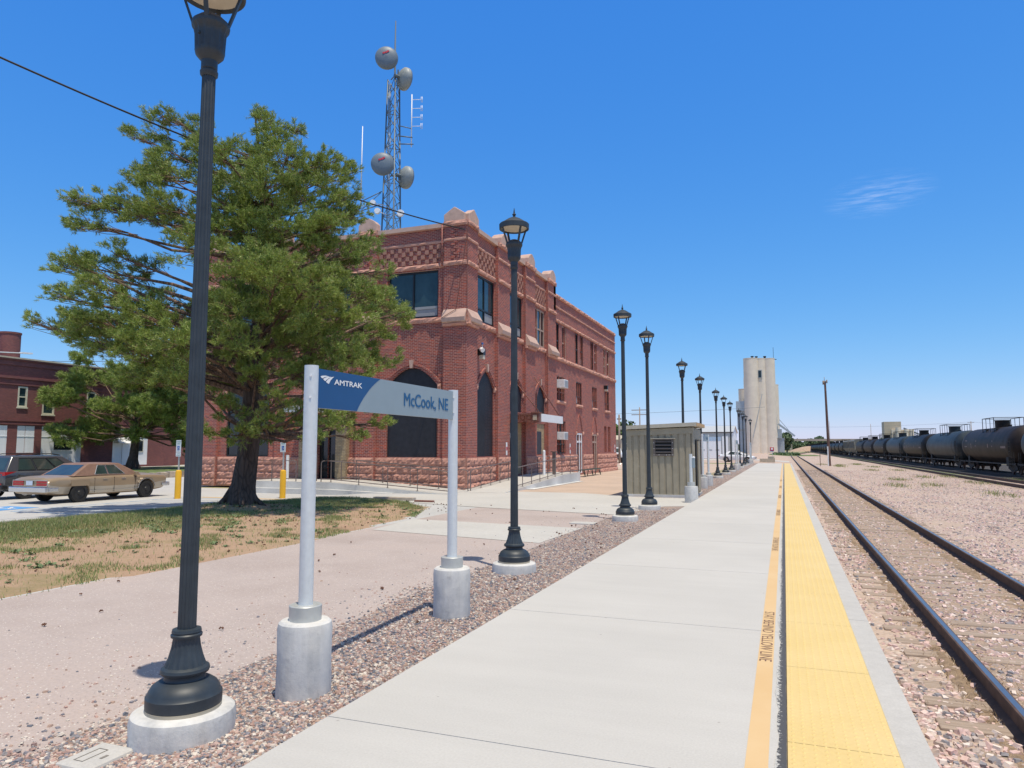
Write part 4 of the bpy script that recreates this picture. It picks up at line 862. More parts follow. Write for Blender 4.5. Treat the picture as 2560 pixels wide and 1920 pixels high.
# ================================================================ station signs
def frm(yv,zv,x): return Matrix(((0,0,1,x),(1,0,0,yv),(0,1,0,zv),(0,0,0,1)))
def sign_make(words=True):
    r=empty('station_sign',(-3.5,6.0,GZ)); o=r.location
    for y in (4.70,7.31):
        m=MB(o); m.lathe([(0,-.3),(.20,-.3),(.207,.0),(.202,.25),(.206,.47),(.198,.515),(.18,.53),(0,.532)],(-3.5,y,GZ),40); m.build('concrete_footing',M['footing'],r)
        m=MB(o); m.lathe([(0,.53),(.122,.53),(.124,.64),(.118,.645),(0,.645)],(-3.5,y,GZ),36,smooth=True); m.build('sleeve',M['alu_d'],r)
        m=MB(o); m.cyl((-3.5,y,GZ+.64),(-3.5,y,2.375),.055,n=32); p_=m.build('post',M['alu'],r)
        for z in (2.29,2.12):
            m=MB(o); s_=-1 if y<6 else 1; m.cyl((-3.47,y-.047*1,z),(-3.468,y-.054,z),.009,n=8); m.build('rivet',M['white'],p_)
    m=MB(o); m.box(-3.515,-3.478,4.745,7.265,2.04,2.357); pn=m.build('panel',M['panel_grey'],r)
    m=MB(o); pts=[(4.752,2.0405)]
    import bisect
    arc=[(5.32,2.0405),(5.348,2.08),(5.381,2.119),(5.42,2.160),(5.466,2.201),(5.515,2.243),(5.568,2.281),(5.628,2.318),(5.70,2.3565)]
    m.poly([(-3.4765,a,b) for a,b in pts+arc+[(4.752,2.3565)]]); m.build('blue_field',M['panel_blue'],pn)
    off=Matrix.Translation((-o[0],-o[1],-o[2]))
    if words:
        textfit('McCook, NE',.98,.128,M['text_blue'],pn,off@frm(6.145,2.136,-3.4755),bold=.0045)
        textfit('AMTRAK',.415,.044,M['white'],pn,off@frm(4.976,2.246,-3.4748),bold=.0028)
        m=MB(o)
        for b in LOGO: m.poly([(-3.4748,y,z) for y,z in b])
        m.build('emblem',M['white'],pn)
    return r
LOGO=[[(4.7831,2.2959),(4.8104,2.3035),(4.8483,2.3083),(4.8869,2.3066),(4.905,2.3038),(4.8693,2.3005),(4.84,2.2942),(4.8227,2.2873),(4.8112,2.2818),(4.7965,2.2866)],
[(4.8201,2.2782),(4.846,2.2903),(4.8753,2.2993),(4.911,2.3035),(4.9412,2.3036),(4.9113,2.2964),(4.8818,2.2838),(4.8644,2.2733),(4.8501,2.2623),(4.8322,2.2687)],
[(4.8591,2.2577),(4.882,2.2785),(4.9114,2.2937),(4.9412,2.3036),(4.9714,2.3101),(4.9417,2.291),(4.9182,2.271),(4.9013,2.2444),(4.8802,2.248)]]
sg=sign_make(); tag(sg,'blue and grey station name sign reading McCook, NE on two silver posts, nearest the viewer','sign','station name signs along the platform')
for dy,lab in ((29.0,'silver posted station sign seen edge on right behind the taupe shed'),(56.4,'distant edge on station sign before the white garage corner'),(82.6,'farthest edge on station sign in front of the white sedan bonnet')):
    c=copy_tree(sg); c.location=sg.location+Vector((0 if dy<50 else -.2,dy,0)); tag(c,lab)
r=empty('post_with_reader',(-2.98,25.2,GZ),'short silver post with a small device on a round concrete footing at the shed corner','post'); o=r.location
m=MB(o); m.lathe([(0,-.1),(.225,-.1),(.225,.52),(.215,.56),(0,.565)],(-2.98,24.9,GZ),32); m.build('concrete_footing',M['footing'],r)
m=MB(o); m.lathe([(0,.56),(.13,.56),(.13,.70),(0,.70)],(-2.98,24.9,GZ),28); m.build('sleeve',M['alu_d'],r)
m=MB(o); m.cyl((-2.98,24.9,GZ+.68),(-2.98,24.9,1.52),.055,n=20); m.build('post',M['alu'],r)
m=MB(o); m.box(-2.94,-2.84,24.86,24.94,1.05,1.38); bx_=m.build('reader',M['panel_grey'],r); m=MB(o); m.lathe([(0,0),(.05,0),(.045,.04),(0,.06)],(-2.88,24.9,1.38),14); m.build('dome_cap',M['white'],bx_)
# small rail sign at the platform end and low block walls
r=empty('track_sign',(-1.51,105.4,GZ),'small red, white and blue square sign on a thin post beyond the platform end','sign'); o=r.location
m=MB(o); m.cyl((-1.51,105.4,GZ),(-1.51,105.4,1.9),.03,n=8); m.build('post',M['alu'],r)
m=MB(o); m.box(-1.82,-1.32,105.3,105.36,1.25,1.82); pl=m.build('plate',M['red'],r)
m=MB(o); m.box(-1.80,-1.34,105.27,105.298,1.25,1.34); m.build('blue_band',M['sign_blue'],pl); m=MB(o); m.cyl((-1.57,105.27,1.6),(-1.57,105.298,1.6),.14,n=18); m.build('white_disc',M['white'],pl)
r=empty('planter_wall',(-2.1,99,GZ),'low pale concrete block enclosure just past the platform end','wall'); m=MB(r.location)
m.box(-3.0,-1.2,98.4,98.6,GZ,.35); m.box(-1.35,-1.15,98.6,100,GZ,.45); m.box(-3.0,-2.8,98.6,100,GZ,.35); m.box(-2.0,-1.2,99.2,99.6,GZ,.62); m.build('blocks',M['tan_wall'],r)
# ================================================================ shed
sh=empty('equipment_shed',(-4.35,28,GZ),'taupe corrugated metal shed with a dark louvred vent beside the platform','shed'); o=sh.location
X0,X1,Y0,Y1=-5.62,-3.16,27.15,29.6; ztL,ztR=2.42,2.50
m=MB(o)
def corr(a,b,fix,axis,zt0,zt1,zb=0.0):
    L=b-a; n=int(round(L/.245)); 
    pat=[(0,0),(.66,0),(.74,.035),(.90,.035),(1.0,0)]; P=[]
    for i in range(n):
        for t,d in pat[:-1]: P.append((a+(i+t)*L/n,d))
    P.append((b,0))
    for (u0,d0),(u1,d1) in zip(P[:-1],P[1:]):
        f=lambda u,d,z:(u,fix+d,z) if axis=='y' else (fix-d,u,z)
        g=lambda u:zt0+(zt1-zt0)*(u-a)/L
        m.add([f(u0,d0,zb),f(u1,d1,zb),f(u1,d1,g(u1)),f(u0,d0,g(u0))],[(0,1,2,3)])
corr(X0,X1,Y0,'y',ztL,ztR,-.02); corr(Y0,Y1,X1,'x',ztR,ztR-.05,-.02)
m.poly([(X0,Y0,-.05),(X0,Y1,-.05),(X0,Y1,ztL),(X0,Y0,ztL)]); m.poly([(X0,Y1,-.05),(X1,Y1,-.05),(X1,Y1,ztR),(X0,Y1,ztL)]); m.build('wall',M['shed'],sh,autosmooth=False)
m=MB(o); m.prism([(X0-.02,Y0-.025,ztL-.02),(X1+.0,Y0-.025,ztR-.02),(X1,Y0-.025,ztR-.24),(X0-.02,Y0-.025,ztL-.24)],(0,.02,0)); m.box(X1-.02,X1+.025,Y0-.03,Y0+.42,-.02,ztR-.02); m.box(X1+.002,X1+.03,Y0+.4,Y1,ztR-.45,ztR-.06)
m.box(X0-.012,X0+.03,Y0-.02,Y0+.1,-.02,ztL); m.build('corner_trim',M['shed'],sh)
m=MB(o); m.prism([(X0-.26,Y0-.14,ztL),(X1+.16,Y0-.14,ztR+.03),(X1+.16,Y0-.14,ztR+.17),(X0-.26,Y0-.14,ztL+.14)],(0,Y1-Y0+.5,0)); m.build('roof',M['shed_trim'],sh)
m=MB(o); m.box(X1+.162,X1+.17,Y0-.1,Y1+.3,ztR+.04,ztR+.16); m.build('fascia',M['raw_wood'],sh)
m=MB(o); m.box(X0-.1,X1+.05,Y0-.05,Y1,GZ-.1,-.02); m.build('plinth',M['conc_grey'],sh)
va,vb,vz0,vz1=-4.62,-3.86,1.42,2.06
m=MB(o); m.box(va,va+.08,Y0-.05,Y0-.005,vz0,vz1); m.box(vb-.08,vb,Y0-.05,Y0-.005,vz0,vz1); m.box(va+.08,vb-.08,Y0-.05,Y0-.005,vz0,vz0+.08); m.box(va+.08,vb-.08,Y0-.05,Y0-.005,vz1-.05,vz1)
vt=m.build('vent_frame',M['shed_brown'],sh)
m=MB(o); m.box(va+.06,vb-.06,Y0-.004,Y0+.002,vz0+.06,vz1-.03); m.build('vent_opening',M['void'],vt)
for i in range(4):
    z=vz0+.13+i*.13; m=MB(o); m.add([(va+.08,Y0-.045,z),(vb-.08,Y0-.045,z),(vb-.08,Y0-.012,z+.055),(va+.08,Y0-.012,z+.055)],[(0,1,2,3)]); m.box(va+.08,vb-.08,Y0-.048,Y0-.04,z-.006,z+.022); m.build('louvre',M['shed_brown'],vt)
m=MB(o); m.box(va-.08,vb+.08,Y0-.11,Y0-.01,vz1+.005,vz1+.03); m.build('vent_hood',M['shed_trim'],vt)
m=MB(o)
for z in (vz0+.04,vz0+.28,vz0+.5):
    for x in (va+.03,vb-.03): m.cyl((x,Y0-.055,z),(x,Y0-.05,z),.012,n=6)
for x in (va+.22,vb-.26,vb-.17): m.cyl((x,Y0-.055,vz0+.04),(x,Y0-.05,vz0+.04),.012,n=6)
m.build('screw',M['white'],vt)
m=MB(o); m.box(X1+.048,X1+.052,Y0+.5,Y0+1.5,.02,2.02); m.build('doorway',M['void'],sh)
m=MB(o); m.box(X1+.05,X1+.09,Y0+.95,Y0+1.5,.02,1.98); m.build('door',M['shed'],sh)
m=MB(o); m.cyl((X0-.12,Y0+.4,2.1),(X0-.02,Y0+.4,2.15),.08,n=10); m.box(X0-.25,X0-.1,Y0-.1,Y0+.1,2.4,2.52); m.build('corner_lamp',M['frame_dark'],sh)
rr=random.Random(2); m=MB(o)
for i in range(60):   # scraped pale flecks in the siding paint
    x=rr.choice([-5.5,-5.42,-5.2,-5.12,-4.86,-4.8])+rr.uniform(-.05,.05); z=rr.uniform(.4,2.1); h=rr.uniform(.01,.06); w_=rr.uniform(.004,.014); m.poly([(x,Y0-.004,z),(x+w_,Y0-.004,z+.01),(x+w_*.6,Y0-.004,z+h),(x-w_*.5,Y0-.004,z+h*.8)])
m.build('scratch',M['shed_trim'],sh)['kind']='stuff'
# ================================================================ parking signs on yellow bollards
def pbollard(x,y,lab,second):
    r=empty('parking_sign',(x,y,-.25),lab,'parking sign','parking signs on yellow bollards'); o=r.location; z=-.25
    m=MB(o); m.lathe([(0,0),(.115,0),(.115,1.04),(.10,1.085),(.06,1.11),(0,1.115)],(x,y,z),24); m.build('bollard',M['yellow'],r)
    m=MB(o); m.bar((x,y,z+1.1),(x,y,z+2.25 if not second else z+2.2),.06,.035); m.build('post',M['alu_d'],r)
    zt=z+2.28; h=.47
    a=.30; ca,sa=math.cos(-.15),math.sin(-.15)
    def P(u,d,zz): return (x+u*ca+d*sa,y-.03-d*ca+u*sa,zz)
    def plate(u0,u1,z0,z1,d,mat,name,par):
        m=MB(o); q=[P(u,dd,zz) for zz in (z0,z1) for u,dd in ((u0,d),(u1,d),(u1,d-.004),(u0,d-.004))]; m.add(q,[(0,3,2,1),(4,5,6,7),(0,1,5,4),(1,2,6,5),(2,3,7,6),(3,0,4,7)]); return m.build(name,mat,par)
    p_=plate(-.15,.15,zt-h,zt,.02,M['sign_white'],'plate',r)
    plate(-.065,.065,zt-h+.08,zt-h+.245,.0245,M['sign_blue'],'symbol_field',p_)
    mtx=lambda u,zz,d:Matrix.Translation((-o[0],-o[1],-o[2]))@Matrix(((ca,0,0,x+u*ca+d*sa),(sa,0,-1,y-.03-d*ca+u*sa),(0,1,0,zz),(0,0,0,1)))
    textfit('RESERVED',.24,.05,M['sign_green'],p_,mtx(-.12,zt-.09,.022)); textfit('PARKING',.2,.05,M['sign_green'],p_,mtx(-.10,zt-.17,.022))
    m=MB(o)
    for (u0,z0),(u1,z1) in (((-.005,.15),(-.0,.09)),((.0,.10),(.035,.095)),((.035,.095),(.045,.04))): m.bar(P(u0,.0265,zt-h+.08+z0),P(u1,.0265,zt-h+.08+z1),.012,.003)
    for k_ in range(9):
        t0,t1=R_(200+k_*22),R_(222+k_*22); m.bar(P(-.002+.038*math.cos(t0),.0265,zt-h+.08+.065+.038*math.sin(t0)),P(-.002+.038*math.cos(t1),.0265,zt-h+.08+.065+.038*math.sin(t1)),.01,.003)
    m.build('wheelchair_symbol',M['white'],p_)
    if second:
        q=plate(-.15,.15,zt-h-.17,zt-h-.01,.02,M['sign_white'],'lower_plate',r); textfit('VAN',.12,.035,M['sign_green'],q,mtx(-.06,zt-h-.07,.022)); textfit('ACCESSIBLE',.24,.035,M['sign_green'],q,mtx(-.12,zt-h-.14,.022))
pbollard(-22.13,21.51,'two plate wheelchair parking sign on the yellow bollard left of the nearest lamp post',True)
pbollard(-18.46,23.15,'single plate wheelchair parking sign on the yellow bollard right of the pine trunk',False)
# painted markings in the lot
mk=empty('parking_markings',(0,0,0)); tag(mk,kind='structure'); Lz=-.25+.009
m=MB()
def strip(m,p0,p1,w_,z=Lz):
    d=Vector((p1[0]-p0[0],p1[1]-p0[1],0)).normalized(); n_=Vector((-d.y,d.x,0))*w_/2; m.poly([(p0[0]+n_.x,p0[1]+n_.y,z),(p1[0]+n_.x,p1[1]+n_.y,z),(p1[0]-n_.x,p1[1]-n_.y,z),(p0[0]-n_.x,p0[1]-n_.y,z)])
strip(m,(-22.6,15.4),(-22.6,22.6),.1); strip(m,(-19.4,15.4),(-19.4,22.4),.1); strip(m,(-22.6,15.4),(-19.4,15.4),.1); 
for i in range(7): strip(m,(-22.5,15.6+i),(-19.5,16.6+i),.09,Lz+.002)
m.build('access_aisle',M['blue_pale'],mk)
m=MB(); m.poly([(-24.6,15.35,Lz),(-23.1,15.35,Lz),(-23.1,16.7,Lz),(-24.6,16.7,Lz)]); m.build('symbol_field',M['blue_paint'],mk)
m=MB(); strip(m,(-24.2,15.9),(-23.5,16.2),.12,Lz+.003); strip(m,(-23.9,15.6),(-24.3,16.3),.12,Lz+.003); strip(m,(-24.0,16.4),(-23.4,15.9),.1,Lz+.003); m.build('wheelchair_symbol',M['white'],mk)
m=MB(); strip(m,(-21.9,22.5),(-17.0,22.6),.16); m.build('yellow_line',M['yellow'],mk)
# utility box lid by the first lamp, landing stones
m=MB(); m.box(-4.17,-3.88,3.19,3.53,GZ-.1,GZ-.035); lid=m.build('utility_cover',M['conc_edge'],None,bevel=.02); tag(lid,'pale rectangular concrete utility cover sunk in the gravel behind the nearest lamp','utility cover')
m=MB(); [m.box(*q,GZ-.034,GZ-.032) for q in ((-4.09,-4.085,3.26,3.44),(-4.02,-4.015,3.26,3.44),(-4.085,-4.02,3.26,3.265),(-4.085,-4.02,3.435,3.44),(-3.96,-3.94,3.33,3.38))]; lid2=m.build('cover_slot',M['joint'],lid)
m=MB(); m.box(-4.95,-4.35,16.9,17.3,GZ,GZ+.035); tag(m.build('utility_cover',M['platform'],None,bevel=.01),'small white cover plate in the gravel left of the third lamp footing','utility cover')
for (x,y,w_,d_,h_,lab) in ((-12.95,22.3,1.6,.25,.12,'weathered timber edging at the end of the grass'),(-11.55,21.9,.7,.18,.07,'short red brown block lying past the timber edging')):
    m=MB((x,y,GZ)); m.box(x-w_/2,x+w_/2,y-d_/2,y+d_/2,GZ,GZ+h_); q=m.build('edging_block',M['orange_stone'] if w_>1 else M['rust_iron'],None,bevel=.015); q.location=(x,y,GZ); tag(q,lab,'edging block')
# ================================================================ grass island
GP=[(-18.9,-6),(-18.4,6),(-17.7,11.4),(-17.3,15.5),(-16.7,18.8),(-15.9,21.6),(-14.6,22.6),(-13.2,22.5),(-11.9,21.4),(-10.4,20.2),(-9.35,17.2),(-9.0,14.2),(-8.75,11),(-8.85,8),(-8.95,5),(-9.0,-6)]
def inpoly(X,Y,P):
    c=np.zeros(len(X),bool); j=len(P)-1
    for i in range(len(P)):
        xi,yi=P[i];xj,yj=P[j]; hit=((yi>Y)!=(yj>Y))&(X<(xj-xi)*(Y-yi)/(yj-yi+1e-12)+xi); c^=hit; j=i
    return c
def edged(X,Y,P):
    D=np.full(len(X),1e9)
    for i in range(len(P)):
        a=np.array(P[i]);b=np.array(P[(i+1)%len(P)]); ab=b-a; t=np.clip(((X-a[0])*ab[0]+(Y-a[1])*ab[1])/(ab@ab),0,1); D=np.minimum(D,np.hypot(X-a[0]-t*ab[0],Y-a[1]-t*ab[1]))
    return D
def gz_(X,Y):
    e=edged(X,Y,GP); s=np.clip(e/1.3,0,1); s=s*s*(3-2*s); T=np.exp(-((X+15.05)**2+(Y-17)**2)/1.6)
    return GZ+.012+s*(.07+.02*np.sin(X*1.7)*np.cos(Y*1.3)+.008*np.sin(X*5+Y*4))+.13*T
st=.22; gx=np.arange(-19.2,-8.4,st); gy=np.arange(-6,23,st); XX,YY=np.meshgrid(gx,gy); ins=inpoly(XX.ravel(),YY.ravel(),GP).reshape(XX.shape); Zt=gz_(XX.ravel(),YY.ravel()).reshape(XX.shape)
Vg=np.stack([XX,YY,np.where(ins,Zt,GZ-.16)],-1).reshape(-1,3); nn=len(gx); F=[]
for j in range(len(gy)-1):
    for i in range(nn-1):
        if ins[j,i] or ins[j,i+1] or ins[j+1,i] or ins[j+1,i+1]: F.append((j*nn+i,j*nn+i+1,(j+1)*nn+i+1,(j+1)*nn+i))
npmesh('verge_soil',Vg,np.array(F),M['soil'],smooth=True)['kind']='structure'
def blades(name,X,Y,Z,h,w_,mat,seed,lean=.35,n=None):
    r=np.random.default_rng(seed); n=len(X); a=r.random(n)*6.28; l=r.normal(0,lean,(n,2)); hh=h*(.5+.8*r.random(n))
    dx=np.cos(a)*w_/2;dy=np.sin(a)*w_/2
    A=np.stack([X-dx,Y-dy,Z-.01],-1);B=np.stack([X+dx,Y+dy,Z-.01],-1);Cc=np.stack([X+l[:,0]*hh,Y+l[:,1]*hh,Z+hh],-1)
    V=np.stack([A,B,Cc],1).reshape(-1,3); F=np.arange(n*3).reshape(-1,3); return npmesh(name,V,F,mat)
r=np.random.default_rng(9); n=420000; X=-18.9+10.2*r.random(n); Y=2+21*r.random(n); ok=inpoly(X,Y,GP); X=X[ok];Y=Y[ok]
nz=np.sin(X*1.9+.7*np.sin(Y*1.1))*np.cos(Y*1.4+1)+.6*np.sin(X*4.3+Y*3.1)+.4*np.sin(Y*6-X*3)
left=np.clip((-12.6-X)/3.2,0,1.0)   # lush on the lot side, thin by the path
shade=((X+13.3)**2/6+(Y-19.8)**2/4<1)
pr_=np.clip((nz-.15)*.9,.045,.6)+left**1.2*.65+shade*.75+.3*(X<-13.5); pr_=np.maximum(pr_,.75*((X<-9.3)&(X>-14)&(Y<10.5)&(np.sin(X*2.6+1)*np.cos(Y*2.1)+.5*np.sin(Y*5)+(10-Y)*.16-(-9-X)*.25>.25))); pr_*=np.where((X+15.05)**2+(Y-17)**2<2.2,.12,1); pr_=np.where((X>-12.0)&(nz<.55),.04,pr_)
kk=r.random(len(X))<pr_; X=X[kk];Y=Y[kk]
hh=np.where(X<-14.5,.10,.06)
tag(blades('grass',X,Y,gz_(X,Y),hh,.012,M['blades'],10),'patchy green and dry grass on the island around the pine','grass',kind='stuff')
# broadleaf weeds
r=np.random.default_rng(21); VV=[];FF=[]; base_=0
for i in range(620):
    x=-16.5+7.4*r.random(); y=3+19*r.random()
    if not inpoly(np.array([x]),np.array([y]),GP)[0]: continue
    if x>-12.5 and math.sin(x*2.3+y)*math.cos(y*1.7)<-.1: continue
    z=float(gz_(np.array([x]),np.array([y]))[0]); R0=.03+.06*r.random()**1.5
    for k_ in range(int(14+14*r.random())):
        a=r.random()*6.28; e=.2+.9*r.random(); L=R0*(.6+.7*r.random()); wv=L*.28; c,s=math.cos(a),math.sin(a); q=r.random()*R0*1.6; q2=r.random()*6.28; ox,oy=q*math.cos(q2),q*math.sin(q2)
        p=[(0,0,0),(L*.5*math.cos(e),wv,L*.55*math.sin(e)),(L*math.cos(e),0,L*.8*math.sin(e)),(L*.5*math.cos(e),-wv,L*.55*math.sin(e))]
        VV+=[(x+ox+u*c-v*s,y+oy+u*s+v*c,z+w2+.005) for u,v,w2 in p]; FF.append((base_,base_+1,base_+2,base_+3)); base_+=4
tag(npmesh('weeds',np.array(VV),np.array(FF),M['leaf_weed']),'low broadleaf weeds dotted over the dry soil','weeds',kind='stuff')
# pine cones
r=np.random.default_rng(31); P=[]
while len(P)<520:
    x=-17+13.9*r.random(); y=2.6+19*r.random()
    d=math.hypot(x+14,y-16); pr0=.9*math.exp(-d/4.5)+.012+(.06 if -5.3<x<-3.2 and y<17 else 0)
    if -9<x<-5.0: pr0*=.22
    if r.random()<pr0 and x<-3.0: P.append((x,y))
VV=[];FF=[]; base_=0
oct_=[(1,0,0),(-1,0,0),(0,1,0),(0,-1,0),(0,0,1),(0,0,-1)]; of=[(0,2,4),(2,1,4),(1,3,4),(3,0,4),(2,0,5),(1,2,5),(3,1,5),(0,3,5)]
for x,y in P:
    z=float(gz_(np.array([x]),np.array([y]))[0]) if inpoly(np.array([x]),np.array([y]),GP)[0] else gh(x,y)+.012
    for q in range(5):
        s_=.010+.007*r.random(); c=(x+(r.random()-.5)*.03,y+(r.random()-.5)*.03,z+.012+.012*r.random())
        VV+=[(c[0]+a*s_*(.7+.6*r.random()),c[1]+b*s_*(.7+.6*r.random()),c[2]+d*s_*.9) for a,b,d in oct_]; FF+=[(base_+a,base_+b,base_+d) for a,b,d in of]; base_+=6
tag(npmesh('pine_cones',np.array(VV),np.array(FF),M['cone']),'small brown pine cones littering the soil, path and pebbles','pine cones',kind='stuff')
# kerb stones beyond the lot
m=MB((-38.5,36,-.25)); rr=random.Random(8); y=30
while y<50:
    L=rr.uniform(.5,1.1); m.add([(-38.5+rr.uniform(-.06,.06)+dx,y+dy,-.25+dz*rr.uniform(.28,.42)) for dz in (0,1) for dx,dy in ((-.2,.02),(.2,.02),(.2,L-.02),(-.2,L-.02))],[(0,3,2,1),(4,5,6,7),(0,1,5,4),(1,2,6,5),(2,3,7,6),(3,0,4,7)]); y+=L
q=m.build('stone_edging',M['orange_stone']); q.location=(-38.5,36,-.25); tag(q,'low pale stone edging in front of the far lawn behind the tan sedan','edging')
# ================================================================ trees
BR=Vector((math.cos(PS),math.sin(PS),0)); BF=Vector((-math.sin(PS),math.cos(PS),0))
def pine(name,base,axis,trunk,pads,scale,ntuft,nneedle,nl,nw,seed,lab,barkm,droop=0):
    root=empty(name,base,lab,'tree','pine trees by the parking lot'); base=Vector(base); rr=random.Random(seed)
    m=MB(base); m.tube([base+Vector(p) for p,_ in trunk],[r for _,r in trunk],18,cap=True)
    # root flare ridges
    for k_ in range(5):
        a=k_*1.25+rr.random()*.5; L=rr.uniform(.2,.5)*min(scale,1.2); r0=trunk[0][1]; c=Vector((math.cos(a),math.sin(a),0))
        m.tube([base+c*r0*.45+Vector((0,0,.62*scale)),base+c*r0*.85+Vector((0,0,.22*scale)),base+c*(r0+L*.45)+Vector((0,0,.03)),base+c*(r0+L)+Vector((c.y*.2,-c.x*.2,-.06))],[.07*scale,.09*scale,.055*scale,.015],8)
    m.build('trunk',barkm,root)
    def tp(z):
        P=[(Vector(p),r) for p,r in trunk]
        for (a,ra),(b,rb) in zip(P[:-1],P[1:]):
            if a.z<=z<=b.z: t=(z-a.z)/(b.z-a.z); return a+(b-a)*t, ra+(rb-ra)*t
        return P[-1]
    lm=MB(base); T=[];D=[]
    for (u,z,w_,r_) in pads:
        c=BR*u+BF*w_+Vector((0,0,z)); zz=max(2.15*scale if scale<1.5 else 3.2,min(trunk[-1][0][2]-.2,z-abs(math.hypot(u-axis,w_))*rr.uniform(.12,.42)-.25*scale)); s0,tr=tp(zz)
        v=c-s0; mid=s0+v*.5+Vector((rr.uniform(-.2,.2),rr.uniform(-.2,.2),rr.uniform(-.25,.1)-droop))*scale*min(1,v.length/3)
        r0=min(tr*.4,.018*scale+.0125*v.length); lm.tube([base+s0,base+s0+v*.22+Vector((0,0,-.04)),base+mid,base+s0+v*.78,base+c],[r0,r0*.85,r0*.62,r0*.4,r0*.18],7)
        outd=Vector((v.x,v.y,0)); outd=outd.normalized() if outd.length>.1 else Vector((0,0,1))
        nb=int(15*max(1,r_/.6)); q0=s0+v*.72
        tips=[]
        for k_ in range(nb):
            while True:
                q=Vector((rr.uniform(-1,1),rr.uniform(-1,1),rr.uniform(-.62,.72)))
                if q.length<1: break
            tip=c+Vector((q.x,q.y,q.z*.95))*r_*.95; st_=q0.lerp(c,rr.random()); md_=st_.lerp(tip,.5)+Vector((0,0,-.06*scale)); lm.tube([base+st_,base+md_,base+tip],[.014*scale,.009*scale,.004*scale],4,cap=False); tips.append((st_,tip))
        # needle tufts gather into small clumps at the twig ends
        ends=[(a_,b_,r_*rr.uniform(.14,.31)) for a_,b_ in tips]
        for k_ in range(int(ntuft*(r_/.65)**2)):
            st_,tip,rc=rr.choice(ends); g=Vector((rr.gauss(0,1),rr.gauss(0,1),rr.gauss(0,1))); g*=rr.random()**.4/max(g.length,.01); p=(st_.lerp(tip,rr.uniform(.35,1)) if rr.random()<.22 else tip)+Vector((g.x*rc,g.y*rc,g.z*rc*.72+rc*.1))
            d=(tip-st_).normalized()*.6+outd*.25+Vector((rr.gauss(0,.45),rr.gauss(0,.45),rr.gauss(.38,.35))); T.append(p); D.append(d.normalized())
    lm.build('limbs',M['limb'],root)
    T=np.array([tuple(t) for t in T]);D=np.array([tuple(t) for t in D]); r=np.random.default_rng(seed); n=len(T); k=nneedle
    # bottle-brush tuft: needles leave a short twig in a forward cone
    A=np.cross(D,np.array([.3,.5,.81])); A/=np.linalg.norm(A,axis=1)[:,None]; Bv=np.cross(D,A)
    ph=r.random((n,k))*6.283; op=.25+.85*r.random((n,k)); ll=nl*(.7+.5*r.random((n,k))); s_=r.random((n,k))*nl*1.3
    dirn=D[:,None]*np.cos(op)[...,None]+(A[:,None]*np.cos(ph)[...,None]+Bv[:,None]*np.sin(ph)[...,None])*np.sin(op)[...,None]
    P0=T[:,None]+D[:,None]*s_[...,None]; P1=P0+dirn*ll[...,None]
    sd_=np.cross(dirn,r.normal(size=(n,k,3))); sd_/=np.linalg.norm(sd_,axis=2)[...,None]; sd_*=nw/2
    V=np.stack([P0-sd_,P0+sd_,P1],2).reshape(-1,3); 
    # one island per tuft would need shared verts: colour varies per needle instead
    F=np.arange(n*k*3).reshape(-1,3); o=npmesh('foliage',V,F,M['needles'],root); return root
PADPX=[(530,80,60),(620,130,70),(480,130,50),(450,190,45),(560,220,80),(680,190,60),(930,80,42),(975,130,55),(1060,120,42),(1040,190,50),(905,60,30),
(860,240,85),(760,260,85),(1000,250,85),(1130,270,75),(1240,270,60),(1230,340,70),(430,310,55),(520,330,85),(640,330,95),(880,380,95),(1060,370,95),(1180,430,85),(1270,450,60),
(260,440,62),(350,450,60),(215,430,38),(200,515,45),(300,545,62),(420,480,85),(540,450,95),(660,450,90),(840,540,85),(1130,540,95),(1250,560,85),(1330,530,60),(1345,640,52),(1210,640,90),
(175,700,52),(260,690,72),(350,700,72),(430,650,60),(205,830,60),(320,800,62),(430,770,55),(110,925,40),(180,930,62),(280,925,85),(400,900,95),(520,865,105),(640,900,95),(560,970,95),(450,1000,85),(330,985,60),
(860,650,95),(1000,660,75),(1070,700,105),(1200,740,95),(1320,760,85),(1420,810,65),(1490,850,48),(1400,890,85),(1280,900,105),(1150,870,95),(1000,880,95),(880,860,85),(1390,1000,80),(1250,1020,95),(1120,1000,95),(1000,1010,95),(860,1000,85),(740,1000,95),(640,1040,90),
(1350,1100,62),(1200,1110,80),(1050,1120,75),(1385,1200,48),(1385,1310,48),(1320,1365,40),(1220,1280,62),(1130,1310,50),(950,1250,62),(900,1340,50),(1000,1350,55),(820,1120,75),(700,1120,70),(600,1130,60),(1160,1210,60),(1290,1230,60)]
rr=random.Random(17); pads=[]
for x,y,r_ in PADPX:
    u=(x-903)/127.7; z=(1621-y)/127.7; rad=r_/127.7*1.06
    axis_u=.35; Rm=(5.6 if z<7.5 else 5.6-(z-7.5)*.85); q=max(0,1-((u-axis_u)/Rm)**2)**.5*Rm*.72
    if q>1.3:
        wf=-rr.uniform(.25,.95)*q; pads.append((u*(1+wf/21*.9),1.72+(z-1.72)*(1+wf/21*.9),wf,rad)); wb=rr.uniform(.2,.95)*q; pads.append((u,z+rr.uniform(-.2,.2),wb,rad))
    else: pads.append((u,z,rr.uniform(-.6,.6),rad))
for i in range(26):
    z=rr.uniform(4.2,9.4); a=rr.random()*6.28; q=rr.uniform(.5,2.6)*(1 if z<7.5 else .6); pads.append((.35+q*math.cos(a),z,q*math.sin(a),rr.uniform(.5,.8)))
trunk=[((0,0,-.25),.52),((.03,0,.15),.42),((.05,.02,.6),.355),((.16,0,1.5),.305),((.22,.02,2.6),.30),((.26,.03,4),.26),((.38,.05,5.6),.215),((.45,.02,7.2),.17),((.42,0,8.8),.12),((.25,.05,10.3),.07),((.05,0,11.9),.02)]
tb=(-15.05,17.0,GZ+.12)
